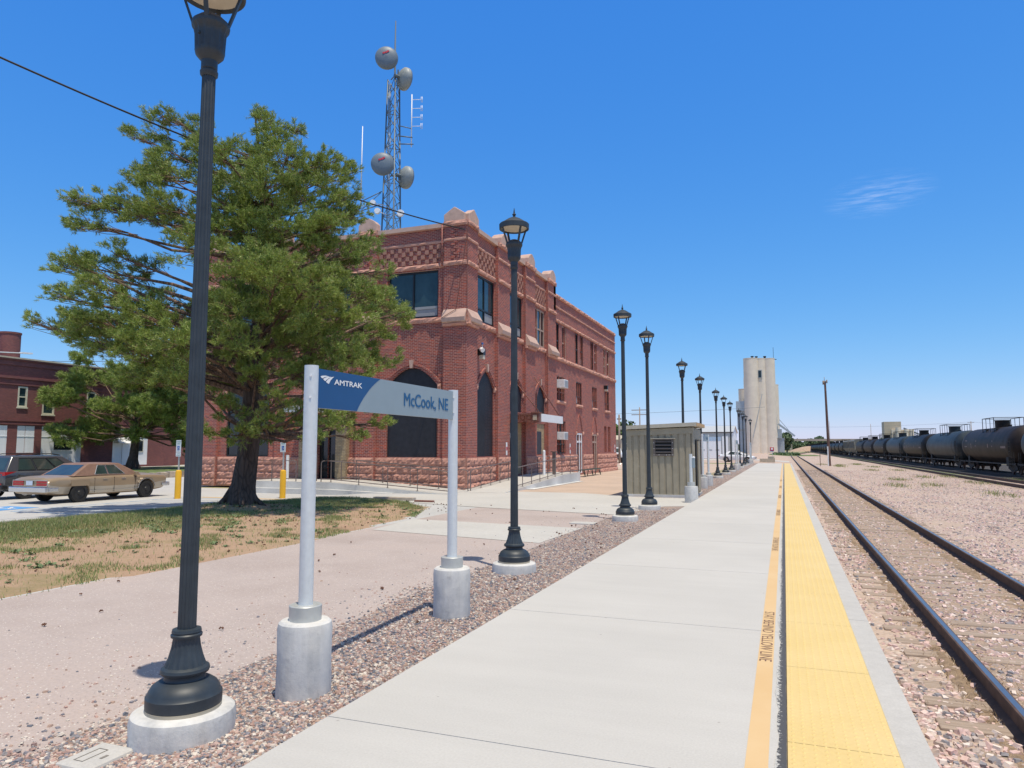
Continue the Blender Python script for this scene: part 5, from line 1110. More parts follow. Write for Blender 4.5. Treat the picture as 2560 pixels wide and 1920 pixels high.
trunk=[(tuple(BR*p[0]+BF*p[1]+Vector((0,0,p[2]))),r) for p,r in trunk]
pine('pine_tree',tb,.35,trunk,pads,1.0,350,15,.105,.0145,5,'tall spreading pine with a thick dark trunk on the grass island before the station',M['bark'])
# second pine, far across the street
b2=Vector((-56.5,49.5,-.3)); D2=float((b2-Vector((0,0,1.72))).dot(BF)); s2=D2/1778*1.0
pads2=[]; rr=random.Random(4)
for x,y,r_ in [(170,900,0),]: pass
for i in range(62):
    px=rr.uniform(118,505); 
    top=925 if px<230 else 905; bot=1095 if px<250 else 1128
    py=rr.uniform(top,bot)
    if px<150 and (py<1005 or py>1065): continue
    if px<200 and 935<py<1000: continue
    u=(px-328)*s2; z=(1172-py)*s2; pads2.append((u,z,rr.uniform(-4,4),rr.uniform(.9,1.5)))
tr2=[((0,0,-.3),.5),((0,0,.6),.42),((.1,0,2),.36),((.3,0,4),.30),((.2,0,6),.2),((0,0,8.5),.12),((0,0,9.5),.05)]
pine('pine_tree',tuple(b2),0,[(tuple(BR*p[0]+BF*p[1]+Vector((0,0,p[2]))),r) for p,r in tr2],pads2,2.0,150,12,.26,.04,6,'smaller dark pine across the street in front of the maroon brick building',M['bark'])
def broadleaf(name,x,y,z0,h,rw,n,seed,lab,leaf=.5,trunkr=.25,grp='trees in the far distance',mat='leaf_far'):
    r_=random.Random(seed); root=empty(name,(x,y,z0),lab,'tree',grp); m=MB((x,y,z0)); m.tube([(x,y,z0-.3),(x+.1,y,z0+h*.3),(x,y,z0+h*.7)],[trunkr,trunkr*.8,trunkr*.3],8)
    cl=[]
    for k_ in range(9):
        a=r_.random()*6.28; q=rw*.62*r_.random()**.5; c=Vector((x+q*math.cos(a),y+q*math.sin(a),z0+h*r_.uniform(.42,.86))); cl.append((c,rw*r_.uniform(.35,.55))); m.tube([(x,y,z0+h*.3),tuple(c)],[trunkr*.5,trunkr*.1],5)
    m.build('trunk',M['pole_grey'],root)
    r=np.random.default_rng(seed); ci=r.integers(0,len(cl),n); C_=np.array([tuple(c[0]) for c in cl])[ci]; Rr=np.array([c[1] for c in cl])[ci]
    d=r.normal(size=(n,3)); d/=np.linalg.norm(d,axis=1)[:,None]; P=C_+d*(Rr*(.55+.5*r.random(n)))[:,None]; P[:,2]=np.maximum(P[:,2],z0+h*.18)
    a=r.normal(size=(n,3)); a/=np.linalg.norm(a,axis=1)[:,None]; b=np.cross(a,r.normal(size=(n,3))); b/=np.linalg.norm(b,axis=1)[:,None]; s_=leaf*(.5+r.random(n))[:,None]
    V=np.stack([P-a*s_*.5,P+b*s_*.35,P+a*s_*.5,P-b*s_*.35],1).reshape(-1,3)-np.array([x,y,z0]); npmesh('crown',V,np.arange(n*4).reshape(-1,4),M[mat],root); return root
# ================================================================ vehicles
def evalcut(o,cutters):
    for c in cutters:
        md=o.modifiers.new('cut','BOOLEAN'); md.operation='DIFFERENCE'; md.object=c; md.solver='EXACT'
    dg=bpy.context.evaluated_depsgraph_get(); me=bpy.data.meshes.new_from_object(o.evaluated_get(dg)); o.modifiers.clear(); old=o.data; o.data=me
    for c in cutters: bpy.data.objects.remove(c)
def car(name,loc,rz,lab,cat,grp,spec):
    r=empty(name,(0,0,0),lab,cat,grp); L,W,H=spec['L'],spec['W'],spec['H']; hw=W/2
    m=MB(); S=spec['st']  # stations: x, z bottom, z shoulder, z top, width factor
    vs=[];n=0
    for x,zb,zs,zt,wf in S:
        h=hw*wf; half=[(0,zb),(h*.86,zb),(h*.95,zb+.05),(h*.975,zb+.16),(h*1.0,zb+.30),(h*.995,zs-.10),(h*.97,zs-.03),(h*.93,zs),(h*.6,zt),(0,zt+.01)]
        ring=[(x,-y,z) for y,z in half]+[(x,y,z) for y,z in half[-2:0:-1]]
        n=len(ring); vs+=ring
    fs=[];mi=[]
    for i in range(len(S)-1):
        for k in range(n): fs.append((i*n+k,i*n+(k+1)%n,(i+1)*n+(k+1)%n,(i+1)*n+k)); mi.append(1 if k in spec['band'] or (n-1-k) in spec['band'] else 0)
    fs+= [tuple(range(n-1,-1,-1)),tuple(range((len(S)-1)*n,len(S)*n))]; mi+=[0,0]
    m.v=[tuple(v) for v in vs];m.f=[list(f) for f in fs];m.m=mi;m.sm=[True]*len(fs)
    body=m.build('body',[spec['paint'],spec['low']],r); cut=[]
    for ax in spec['axles']:
        for s_ in (-1,1):
            c=MB(); c.cyl((ax,s_*(hw-.30),spec['rw']+.02),(ax,s_*(hw+.2),spec['rw']+.02),spec['rw']*1.17,n=28); q=c.build('cutter',M['void']); cut.append(q)
    evalcut(body,cut)
    # glasshouse
    gl=spec['gl']; xb0,xb1,zb,wb,xt0,xt1,zt,wt=gl
    base=[(xb0,-wb,zb),(xb1,-wb,zb-.02),(xb1,wb,zb-.02),(xb0,wb,zb)]; top=[(xt0,-wt,zt-.03),(xt1,-wt,zt-.03),(xt1,wt,zt-.03),(xt0,wt,zt-.03)]; crown=[(xt0+.25,-wt*.55,zt),(xt1-.25,-wt*.55,zt),(xt1-.25,wt*.55,zt),(xt0+.25,wt*.55,zt)]
    m=MB(); m.add(base+top+crown,[(0,1,5,4),(1,2,6,5),(2,3,7,6),(3,0,4,7),(4,5,9,8),(5,6,10,9),(6,7,11,10),(7,4,8,11),(8,9,10,11)],True); rf=m.build('roof',spec['roof'],r,bevel=.035)
    def face(a,b,c,d):
        a,b,c,d=map(Vector,(a,b,c,d)); nrm=(b-a).cross(d-a).normalized(); ctr=(a+b+c+d)/4; 
        if nrm.dot(ctr-Vector((L/2,0,1)))<0: nrm=-nrm
        def P(u,v): return a.lerp(b,u).lerp(d.lerp(c,u),v)+nrm*.006
        return P
    def pane(P,u0,u1,v0,v1,name='window',mat=None,sk=0):
        m=MB(); m.add([P(u0,v0),P(u1,v0),P(u1-sk,v1),P(u0+sk,v1)],[(0,1,2,3)]); f=m.build(name,mat or M['carglass'],r); return f
    for s_ in (-1,1):
        P=face((xb0,s_*wb,zb),(xb1,s_*wb,zb-.02),(xt1,s_*wt,zt-.03),(xt0,s_*wt,zt-.03))
        for (u0,u1) in spec['side']: 
            pane(P,u0,u1,.10,.86,'side_window')
            m=MB(); q=[P(u0,.10),P(u1,.10),P(u1,.86),P(u0,.86)]
            for a_,b_ in zip(q,q[1:]+q[:1]): m.bar(a_,b_,.018,.018)
            m.build('window_trim',spec['trim'],r)
    pane(face((xb0,wb,zb),(xb0,-wb,zb),(xt0,-wt,zt-.03),(xt0,wt,zt-.03)),.08,.92,.08,.88,'rear_window')
    pane(face((xb1,-wb,zb),(xb1,wb,zb),(xt1,wt,zt-.03),(xt1,-wt,zt-.03)),.07,.93,.06,.9,'windscreen')
    for ax in spec['axles']:
        for s_ in (-1,1):
            wh=empty('wheel',(ax,s_*(hw-.11),spec['rw'])); wh.parent=r; rw=spec['rw']; m=MB(); pr=[(rw*.62,-.105),(rw*.93,-.105),(rw,-.07),(rw,.07),(rw*.93,.105),(rw*.62,.105)]
            vs=[];fs=[];K=28
            for rad,y in pr:
                for k in range(K): t=2*math.pi*k/K; vs.append((rad*math.cos(t),y,rad*math.sin(t)))
            for i in range(len(pr)-1):
                for k in range(K): fs.append((i*K+k,i*K+(k+1)%K,(i+1)*K+(k+1)%K,(i+1)*K+k))
            m.add(vs,fs,True); m.build('tyre',M['tyre'],wh)
            m=MB(); m.cyl((0,-.085,0),(0,.085,0),rw*.64,n=24)
            if spec['spoke']:
                for k in range(5): t=k*1.2566+.3; m.bar((0,s_*.09,0),(rw*.58*math.cos(t),s_*.09,rw*.58*math.sin(t)),.05,.02,(0,1,0))
            else: m.cyl((0,s_*.085,0),(0,s_*.12,0),rw*.26,rw*.2,n=14)
            m.build('rim',spec['rim'],wh)
    r.location=loc; r.rotation_euler=(0,0,rz)
    return r
def part(name,mat,par,f,bevel=0):
    m=MB(); f(m); return m.build(name,mat,par,bevel=bevel)
# old tan saloon
sp=dict(L=5.35,W=1.93,H=1.42,rw=.345,axles=(1.28,4.18),spoke=False,paint=M['gold'],low=M['silver'],roof=M['gold_roof'],rim=M['hub'],trim=M['chrome'],band={2,3},
 st=[(.10,.44,.82,.86,.90),(.16,.36,.86,.93,.95),(.5,.30,.89,.965,.98),(1.3,.27,.91,.975,1.0),(2.4,.25,.92,.965,1.0),(3.6,.25,.92,.975,1.0),(4.5,.28,.90,.95,.985),(5.05,.34,.86,.90,.95),(5.22,.42,.82,.85,.90)],
 gl=(1.02,3.98,.95,.86,1.78,3.10,1.42,.66),side=[(.30,.49),(.51,.76)])
sed=car('parked_car',(-24.92,17.52,-.25),R_(90),'old tan four door saloon with a brown roof parked nearest the pine','car','cars parked in the lot',sp)
part('rear_bumper',M['chrome'],sed,lambda m:(m.box(-.02,.12,-.94,.94,.42,.60),m.box(.1,.45,-.975,-.93,.44,.58),m.box(.1,.45,.93,.975,.44,.58)),.03)
part('front_bumper',M['chrome'],sed,lambda m:(m.box(5.22,5.36,-.92,.92,.42,.58),m.box(4.95,5.25,-.955,-.91,.44,.56)),.03)
for s_ in (-1,1): part('tail_lamp',M['redlens'],sed,lambda m:[m.box(.075,.105,min(s_*.34,s_*.86)+.001,max(s_*.34,s_*.86),z,z+.07) for z in (.65,.74)])
part('lamp_trim',M['chrome'],sed,lambda m:(m.box(.078,.10,-.88,-.865,.63,.83),m.box(.078,.10,.865,.88,.63,.83),m.box(.078,.10,-.88,.88,.825,.84),m.box(.078,.10,-.88,.88,.62,.635)))
part('licence_plate',M['plate'],sed,lambda m:m.box(.06,.07,-.16,.16,.66,.81))
part('wheel_arch_trim',M['chrome'],sed,lambda m:[m.bar((4.18+.41*math.cos(R_(a)),-.968,.365+.41*math.sin(R_(a))),(4.18+.41*math.cos(R_(a+15)),-.968,.365+.41*math.sin(R_(a+15))),.02,.02) for a in range(10,170,15)])
part('door_handle',M['chrome'],sed,lambda m:m.box(2.2,2.38,-.975,-.965,.80,.825)); part('door_handle',M['chrome'],sed,lambda m:m.box(3.0,3.18,-.975,-.965,.80,.825))
part('wing_mirror',M['gold'],sed,lambda m:m.box(3.55,3.68,-1.08,-.93,.94,1.05),.02)
part('door_seam',M['void'],sed,lambda m:[m.box(x,x+.008,-.969,-.95,.33,.88) for x in (1.85,2.68,3.62)])
part('side_trim',M['chrome'],sed,lambda m:m.box(1.65,3.75,-.972,-.963,.40,.415))
part('wheel_skirt_top',M['gold'],sed,lambda m:m.box(.92,1.64,-.966,-.90,.60,.82))
# grey suv
sp=dict(L=4.5,W=1.86,H=1.68,rw=.35,axles=(.85,3.54),spoke=True,paint=M['suv'],low=M['suv'],roof=M['suv'],rim=M['chrome'],trim=M['frame_dark'],band=set(),
 st=[(.0,.5,.98,1.0,.84),(.08,.36,1.05,1.08,.94),(.5,.28,1.08,1.1,1.0),(2.2,.25,1.06,1.08,1.0),(3.3,.26,1.02,1.06,1.0),(4.1,.3,.9,.97,.95),(4.4,.42,.76,.8,.84)],
 gl=(.10,3.55,1.06,.86,.42,2.45,1.68,.66),side=[(.13,.34),(.36,.60),(.62,.82)])
suv=car('parked_car',(-28.45,18.45,-.25),R_(90),'dark grey hatchback SUV with red tail lamps, cut by the left edge of the photo','car','cars parked in the lot',sp)
for s_ in (-1,1): part('tail_lamp',M['redlens'],suv,lambda m:m.prism([(-.035,s_*.30,.98),(-.02,s_*.55,1.06),(.03,s_*.90,1.06),(.42,s_*.955,1.07),(.03,s_*.90,.93),(-.03,s_*.6,.90)],(.03,0,0)))
part('roof_rail',M['frame_dark'],suv,lambda m:m.tube([(.6,-.60,1.69),(.9,-.62,1.74),(2.0,-.62,1.74),(2.4,-.6,1.68)],.018,6)); part('roof_rail',M['frame_dark'],suv,lambda m:m.tube([(.6,.60,1.69),(.9,.62,1.74),(2.0,.62,1.74),(2.4,.6,1.68)],.018,6))
part('licence_plate',M['plate'],suv,lambda m:m.box(-.045,-.03,-.2,.2,.72,.86)); part('rear_bumper',M['frame_dark'],suv,lambda m:m.box(-.04,.2,-.88,.88,.40,.56),.04); part('reflector',M['redlens'],suv,lambda m:m.box(-.05,-.03,-.82,-.5,.58,.63))
# white saloon by the garage
sp=dict(L=4.6,W=1.8,H=1.45,rw=.33,axles=(.95,3.65),spoke=True,paint=M['white_paint'],low=M['white_paint'],roof=M['white_paint'],rim=M['chrome'],trim=M['frame_dark'],band=set(),
 st=[(.0,.45,.85,.9,.86),(.12,.32,.93,1.0,.95),(.9,.25,.94,1.02,1.0),(2.2,.22,.92,1.0,1.0),(3.4,.23,.86,.93,1.0),(4.2,.28,.74,.78,.93),(4.55,.36,.6,.64,.8)],
 gl=(.45,3.75,.98,.80,1.3,2.5,1.45,.58),side=[(.22,.50),(.53,.80)])
wc=car('parked_car',(-8.0,99.2,GZ),R_(-9),'white four door saloon facing right before the garage','car','vehicles beyond the shed',sp)
for s_ in (-1,1): part('tail_lamp',M['redlens'],wc,lambda m:m.box(-.01,.2,min(s_*.62,s_*.84),max(s_*.62,s_*.84),.78,.9))
sp=dict(L=5.6,W=2.0,H=1.9,rw=.40,axles=(1.2,4.7),spoke=True,paint=M['white_paint'],low=M['white_paint'],roof=M['white_paint'],rim=M['chrome'],trim=M['frame_dark'],band=set(),
 st=[(.0,.6,1.25,1.28,.95),(.1,.5,1.28,1.3,1.0),(3.8,.45,1.26,1.3,1.0),(4.9,.48,1.2,1.26,.98),(5.5,.55,1.12,1.16,.93)],
 gl=(1.9,4.3,1.28,.9,2.3,3.6,1.9,.74),side=[(.12,.48),(.52,.84)])
tk=car('pickup_truck',(-20.6,92.5,GZ),R_(-80),'white pickup truck facing the viewer between the station corner and the shed','truck','vehicles beyond the shed',sp)
part('grille',M['frame_dark'],tk,lambda m:m.box(5.50,5.53,-.6,.6,.72,1.08)); part('front_bumper',M['frame_dark'],tk,lambda m:m.box(5.45,5.68,-.98,.98,.42,.68),.04)
for s_ in (-1,1): part('headlight',M['white'],tk,lambda m:m.box(5.49,5.53,min(s_*.64,s_*.9),max(s_*.64,s_*.9),.78,1.05))
# ================================================================ goods train
def tankcar(paint):
    r=empty('tank_car',(0,0,0)); zc=2.13; R0=1.46; L=16.4; pr=[]
    m=MB(); P=[];n=36
    prof=[(0,.02),(.25,.75),(.7,1.2),(1.15,1.42),(1.6,R0),(L/2-.1,R0)]; prof=[(a,b) for a,b in prof]; full=prof+[(L-a,b) for a,b in prof[::-1]]
    m.tube([(0,.35+a,zc) for a,b in full],[b for a,b in full],n); m.build('tank',paint,r)
    for y in (2.4,14.6):
        m=MB(); vs=[];
        m.tube([(0,y,zc),(0,y+.12,zc)],[R0+.012,R0+.012],n,cap=False); m.build('band',M['truck_black'],r)
    m=MB(); m.cyl((0,8.2,zc+R0-.1),(0,8.2,zc+R0+.52),.52,n=22); m.cyl((0,8.2,zc+R0+.50),(0,8.2,zc+R0+.56),.58,n=22); m.cyl((.3,7.4,zc+R0-.1),(.3,7.4,zc+R0+.18),.14,n=10); m.build('dome',paint,r)
    m=MB(); z0=zc+R0-.16; z1=zc+R0+.72; X=1.0; Y0,Y1=6.5,9.9
    for x in (-X,X):
        m.tube([(x,Y0,z0-.3),(x,Y0,z1),(x,Y1,z1),(x,Y1,z0-.3)],.028,6)
        for y in (7.6,8.8): m.cyl((x,y,z0-.3),(x,y,z1),.022,n=6)
    for y in (Y0,Y1): m.cyl((-X,y,z1),(X,y,z1),.026,n=6)
    m.box(-X,X,Y0,Y0+.6,z0-.02,z0+.03); m.box(-X,X,Y1-.6,Y1,z0-.02,z0+.03); m.build('platform_rail',M['train_blue'] if paint is M['train_blue'] else M['truck_black'],r)
    m=MB()
    for y in (-.55,16.5): m.box(-1.4,1.4,y,y+.55,.72,.86)
    m.box(-.35,.35,-.8,3.2,.5,.85); m.box(-.35,.35,13.9,17.9,.5,.85)
    for x in (-1.42,1.38): m.box(x,x+.04,-.2,16.6,.72,.82)
    for y in (.2,15.9):
        for x in (-1.4,1.36): m.box(x,x+.04,y,y+.05,.3,1.6); m.box(x,x+.04,y+.45,y+.5,.3,1.6)
    for y in (2.6,14.2): m.box(-1.2,1.2,y-.3,y+.3,.6,1.25)
    m.build('underframe',M['truck_black'],r)
    for yt in (2.1,14.6):
        t=empty('truck',(0,yt,0)); t.parent=r
        m=MB(); 
        for x in (-.95,.95): m.prism([(x-.06,-1.15,.55),(x-.06,-.6,.75),(x-.06,.6,.75),(x-.06,1.15,.55),(x-.06,1.15,.40),(x-.06,.4,.22),(x-.06,-.4,.22),(x-.06,-1.15,.40)],(.12,0,0))
        m.build('side_frame',M['truck_black'],t)
        for y in (-.88,.88):
            m=MB(); m.cyl((-.82,y,.42),(-.70,y,.42),.42,n=20); m.cyl((.70,y,.42),(.82,y,.42),.42,n=20); m.cyl((-.8,y,.42),(.8,y,.42),.08,n=8); m.build('wheel_set',M['rail_side'],t)
    m=MB()
    for y,z,a,b in ((1.9,1.9,1.3,.16),(5.4,2.0,.2,.5),(6.6,1.95,.25,.3),(10.4,2.05,.35,.5),(12.0,1.9,.2,.4),(13.6,2.0,.8,.6)):
        q=[]
        for zz in (z,z+b):
            s_=(zz-zc)/R0; x=-R0*math.sqrt(max(0,1-s_*s_))-.012
            q.append((x,zz))
        m.poly([(q[0][0],y,q[0][1]),(q[0][0],y+a,q[0][1]),(q[1][0],y+a,q[1][1]),(q[1][0],y,q[1][1])])
    if paint is not M['train_blue']: m.build('decal',M['decal'],r)
    m=MB()
    for y in (.6,): 
        m.box(-1.5,-1.46,y,y+.03,.5,2.6); m.box(-1.5,-1.46,y+.4,y+.43,.5,2.6)
        for i in range(6): m.box(-1.5,-1.46,y,y+.4,.6+i*.35,.63+i*.35)
    m.build('ladder',M['truck_black'],r)
    return r
def hopper():
    r=empty('hopper_car',(0,0,0)); m=MB(); hw=1.5
    sec=[(-.9,1.0),(-hw,1.9),(-hw,3.5),(-1.2,3.85),(1.2,3.85),(hw,3.5),(hw,1.9),(.9,1.0)]
    m.prism([(x,.9,z) for x,z in sec],(0,15,0)); 
    for i in range(14): m.box(-hw-.05,-hw,1.2+i*1.07,1.3+i*1.07,1.9,3.5)
    m.build('body',M['hopper'],r); m=MB(); m.box(-.5,.5,.9,15.9,3.86,3.98); m.box(-1.3,1.3,-.3,.9,.8,1.0); m.box(-1.3,1.3,15.9,17,.8,1.0)
    for x in (-1.3,1.2):
        m.bar((x,-.2,1.0),(x,1.0,3.4),.1,.1); m.bar((x,17,1.0),(x,15.8,3.4),.1,.1)
    m.build('frame',M['hopper'],r)
    for i in range(3): m=MB(); m.add([(-.9,2.2+i*4.3,1.0),(.9,2.2+i*4.3,1.0),(.9,5.6+i*4.3,1.0),(-.9,5.6+i*4.3,1.0),(-.3,3.3+i*4.3,.35),(.3,3.3+i*4.3,.35),(.3,4.5+i*4.3,.35),(-.3,4.5+i*4.3,.35)],[(0,1,5,4),(1,2,6,5),(2,3,7,6),(3,0,4,7),(4,5,6,7)]); m.build('chute',M['hopper'],r)
    for yt in (2.1,14.6):
        t=empty('truck',(0,yt,0)); t.parent=r; m=MB()
        for x in (-.95,.95): m.prism([(x-.06,-1.15,.55),(x-.06,-.6,.75),(x-.06,.6,.75),(x-.06,1.15,.55),(x-.06,1.15,.40),(x-.06,.4,.22),(x-.06,-.4,.22),(x-.06,-1.15,.40)],(.12,0,0))
        m.build('side_frame',M['truck_black'],t)
        for y in (-.88,.88): m=MB(); m.cyl((-.82,y,.42),(-.70,y,.42),.42,n=20); m.cyl((.70,y,.42),(.82,y,.42),.42,n=20); m.build('wheel_set',M['rail_side'],t)
    return r
proto={k_:tankcar(M[k_]) for k_ in ('train_black','train_blue','train_brown')}; used=set(); hp=hopper(); hu=False
seq=['train_blue','train_brown','train_blue','train_black','train_blue','train_black','train_brown','train_black','H','H','train_black','train_black']
LB=['blue grey tank car at the right edge of the photo, mostly cut off','large brown black tank car with faded pale panels, nearest one fully seen','worn blue grey tank car behind the brown black one at the right','dark brown tank car between two blue grey ones','short looking blue grey tank car below the pale plant building','black tank car next beyond the second blue grey one','dusty brown tank car left of the pale plant building','black tank car just before the grey hopper cars','grey covered hopper car nearer of the two','grey covered hopper car farther of the two','black tank car just beyond the hopper cars']
Yc=41.8
for i in range(31):
    k_=seq[i] if i<len(seq) else random.Random(i).choice(['train_black','train_black','train_brown'])
    if k_=='H': o=hp if not hu else copy_tree(hp); hu=True; g='grey hopper cars in the train'; cat='hopper car'
    else:
        o=proto[k_] if k_ not in used else copy_tree(proto[k_]); used.add(k_); g='tank cars of the goods train'; cat='tank car'
    o.location=(16.5,Yc+.35+i*17.25,-.20)
    if i<len(LB): tag(o,LB[i],cat,g)
    else: tag(o,'small dark tank car in the distant rear of the train beyond the brown pole',cat,'tank cars at the far end of the goods train')
for i in range(31,31): pass
# ================================================================ radio mast
tw=empty('radio_mast',(-30.3,50.6,0),'grey steel lattice radio mast with four round dishes rising behind the station','mast'); o=tw.location; Mm=M['mast']
def leg(k_,z):
    hw_=1.55-(z/32.5)*.9; a=R_(90+120*k_-21); return Vector((-30.0+hw_*math.cos(a)*.9,50.6+hw_*math.sin(a)*.9,z))
m=MB(o)
for k_ in range(3): m.tube([leg(k_,0),leg(k_,33)],[.085,.06],8)
m.build('legs',Mm,tw)
z=10.5; m=MB(o)
while z<32.5:
    h=1.5
    for k_ in range(3):
        a,b=k_,(k_+1)%3; m.cyl(leg(a,z),leg(b,z+h),.028,n=5,cap=False); m.cyl(leg(b,z),leg(a,z+h),.028,n=5,cap=False)
        if int(z/1.5)%2==0: m.cyl(leg(a,z),leg(b,z),.03,n=5,cap=False)
    z+=h
m.build('bracing',Mm,tw)
m=MB(o)
for q in (-.12,.0,.14): m.cyl((-30.3+q,50.4,10),(-30.3+q*.8,50.4,32.5),.035,n=5)
m.build('cable_run',M['dish_back'],tw)
def dish(pos,az,front):
    c=Vector(pos); d=Vector((math.sin(R_(az)),-math.cos(R_(az)),.0)); up=Vector((0,0,1)); s_=up.cross(d).normalized(); root=None
    m=MB(o); K=36
    def ring(r_,t): return [c+d*t+s_*r_*math.cos(2*math.pi*k/K)+up*r_*math.sin(2*math.pi*k/K) for k in range(K)]
    P=[(0,-.55),(.35,-.50),(.7,-.34),(.93,-.12),(.95,0),(.95,.16)]; vs=[];fs=[]
    for r_,t in P: vs+=ring(max(r_,.01),t)
    for i in range(len(P)-1):
        for k in range(K): fs.append((i*K+k,i*K+(k+1)%K,(i+1)*K+(k+1)%K,(i+1)*K+k))
    m.add(vs,fs,True); sh_=m.build('dish',M['dish_back'] if not front else M['dish'],tw)
    m=MB(o); P=[(.95,.16),(.90,.28),(.72,.40),(.4,.47),(.01,.50)]; vs=[];fs=[]
    for r_,t in P: vs+=ring(r_,t)
    for i in range(len(P)-1):
        for k in range(K): fs.append((i*K+k,i*K+(k+1)%K,(i+1)*K+(k+1)%K,(i+1)*K+k))
    m.add(vs,fs,True); m.build('radome',M['dish'],sh_)
    if front:
        m=MB(o)
        for (a0,b0),(a1,b1) in (((-.30,.18),(.06,.30)),((-.05,.24),(.20,.42))): m.bar(c+d*.50+s_*a0+up*b0,c+d*.48+s_*a1+up*b1,.13,.05,d)
        m.build('red_mark',M['red'],sh_)
    m=MB(o); p=c-d*.6; m.cyl(c-d*.5,c-d*.95,.16,n=12); m.cyl(p+up*.6,p-up*.6,.06,n=8); m.tube([p+s_*.35+up*.25-d*.1,p+s_*.35-up*.25-d*.1],.04,6); m.cyl(p-d*.3,Vector((-30.3,50.6,c.z)),.05,n=6); m.build('mount',Mm,tw)
dish((-29.95,49.25,34.1),27,True); dish((-29.2,50.9,33.0),150,False); dish((-30.3,49.45,25.1),27,True); dish((-29.15,51.3,24.5),150,False)
def rod(name,pts,r_,mat=Mm): m=MB(o); m.tube(pts,r_,6); m.build(name,mat,tw)
rod('whip_antenna',[(-29.75,50.3,33),(-29.72,50.2,35.5),(-29.7,50.2,37.9)],[.08,.07,.045],M['dish_back'])
rod('whip_antenna',[(-32.7,50.0,22.2),(-32.65,50.0,29.0)],[.06,.035],M['white'])
rod('antenna_arm',[(-32.7,50,22.4),(-30.9,50.4,23.2)],.04); rod('antenna_arm',[(-32.7,50,21.6),(-30.9,50.4,22.1)],.04); rod('antenna_arm',[(-32.6,50,21.7),(-31,50.4,23.1)],.03)
m=MB(o); xa,ya=-28.55,51.1
m.cyl((xa,ya,27.0),(xa,ya,31.6),.045,n=6)
for i in range(4):
    z=29.2+i*.78-.4; m.cyl((xa,ya,z),(xa+.75,ya+.25,z),.025,n=5); m.cyl((xa+.75,ya+.25,z-.25),(xa+.75,ya+.25,z+.25),.022,n=5); m.cyl((xa+.85,ya+.28,z-.25),(xa+.85,ya+.28,z+.25),.022,n=5)
m.build('dipole_array',M['white'],tw)
rod('antenna_arm',[(-29.6,50.8,28.0),(xa+.1,ya,27.8)],.05); rod('antenna_arm',[(-29.6,50.8,27.3),(xa+.2,ya,27.2)],.05); rod('antenna_arm',[(-29.6,50.8,28.9),(xa,ya,28.6)],.04)
for (x,y,z,r_) in ((-31.1,49.4,21.9,.24),(-30.6,49.3,21.1,.26),(-28.95,50.2,21.0,.3)):
    m=MB(o); m.cyl((x,y,z),(x+.06,y-.2,z),r_,r_*.9,16); m.cyl((x,y,z),(-30.3,50.6,z),.03,n=5); m.build('small_dish',M['white'],tw)
# ================================================================ maroon building across the street
ab=empty('brick_building',(-62.5,45,-.3),'maroon brick two storey building with white boarded shopfronts and a round chimney','building'); o=ab.location; XW2=-62.5
wm=lambda u,z,d:(XW2+d,u,z)
m=MB(o); ops=[(42.6,43.45,5.3,7.1),(44.85,46.0,4.75,7.1),(49.2,50.2,4.75,7.1),(53.4,54.4,4.75,7.1),(39.0,41.9,.2,3.66),(42.75,44.3,1.3,3.66),(44.95,48.9,.3,3.66),(52.3,56.5,.0,3.72)]
wall_face(m,wm,34,62,-.4,9.5,0,ops,.25)
m.poly([(XW2,62,-.4),(XW2-16,62,-.4),(XW2-16,62,9.5),(XW2,62,9.5)]); m.poly([(XW2-16,34,-.4),(XW2,34,-.4),(XW2,34,9.5),(XW2-16,34,9.5)]); m.poly([(XW2-16,34,9.2),(XW2,34,9.2),(XW2,62,9.2),(XW2-16,62,9.2)])
for z,h,d in ((9.35,.12,.25),(8.9,.45,.1),(7.75,.18,.12),(7.2,.12,.08),(4.05,.15,.1),(3.75,.12,.08)): bx(m,wm,34,62,z,z+h,.0,d)
m.build('wall',M['brick_dark'],ab,autosmooth=False); m=MB(o); bx(m,wm,33.9,62.1,9.47,9.6,-.1,.32); m.build('coping',M['tan_wall'],ab)
m=MB(o); m.cyl((XW2-.9,42.25,9.2),(XW2-.9,42.25,11.75),.8,n=24); m.cyl((XW2-.9,42.25,11.7),(XW2-.9,42.25,11.85),.85,n=24); m.build('chimney',M['brick_dark'],ab)
for a,b,z0,z1 in ops[:4]:
    f=MB(o); fw=.13
    bx(f,wm,a,a+fw,z0,z1,-.12,.03); bx(f,wm,b-fw,b,z0,z1,-.12,.03); bx(f,wm,a+fw,b-fw,z0,z0+fw,-.12,.03); bx(f,wm,a+fw,b-fw,z1-fw,z1,-.12,.03); bx(f,wm,a+fw,b-fw,(z0+z1)/2-.05,(z0+z1)/2+.05,-.12,.02); bx(f,wm,a-.06,b+.06,z0-.12,z0,-.1,.1)
    w_=f.build('window',M['cream'],ab); f=MB(o); bx(f,wm,a+fw,b-fw,z0+fw,z1-fw,-.12,-.08); f.build('pane',M['glass_green'],w_)
for a,b,z0,z1 in ops[4:]:
    f=MB(o); bx(f,wm,a,b,z0,z1,-.14,-.03); 
    for u in np.arange(a,b,.9): bx(f,wm,u,u+.03,z0,z1,-.03,-.02)
    bx(f,wm,a,b,z1-.95,z1-.9,-.03,-.0); f.build('boarding',M['garage_white'],ab)
f=MB(o); bx(f,wm,46.0,48.0,1.45,2.6,-.14,.03); w_=f.build('window',M['white'],ab); f=MB(o); bx(f,wm,46.15,47.85,1.55,2.5,.03,.04); f.build('pane',M['glass'],w_)
f=MB(o); bx(f,wm,55.1,55.95,1.3,2.55,-.14,.03); w_=f.build('window',M['cream'],ab); f=MB(o); bx(f,wm,55.2,55.85,1.4,2.45,.03,.04); f.build('pane',M['glass'],w_)
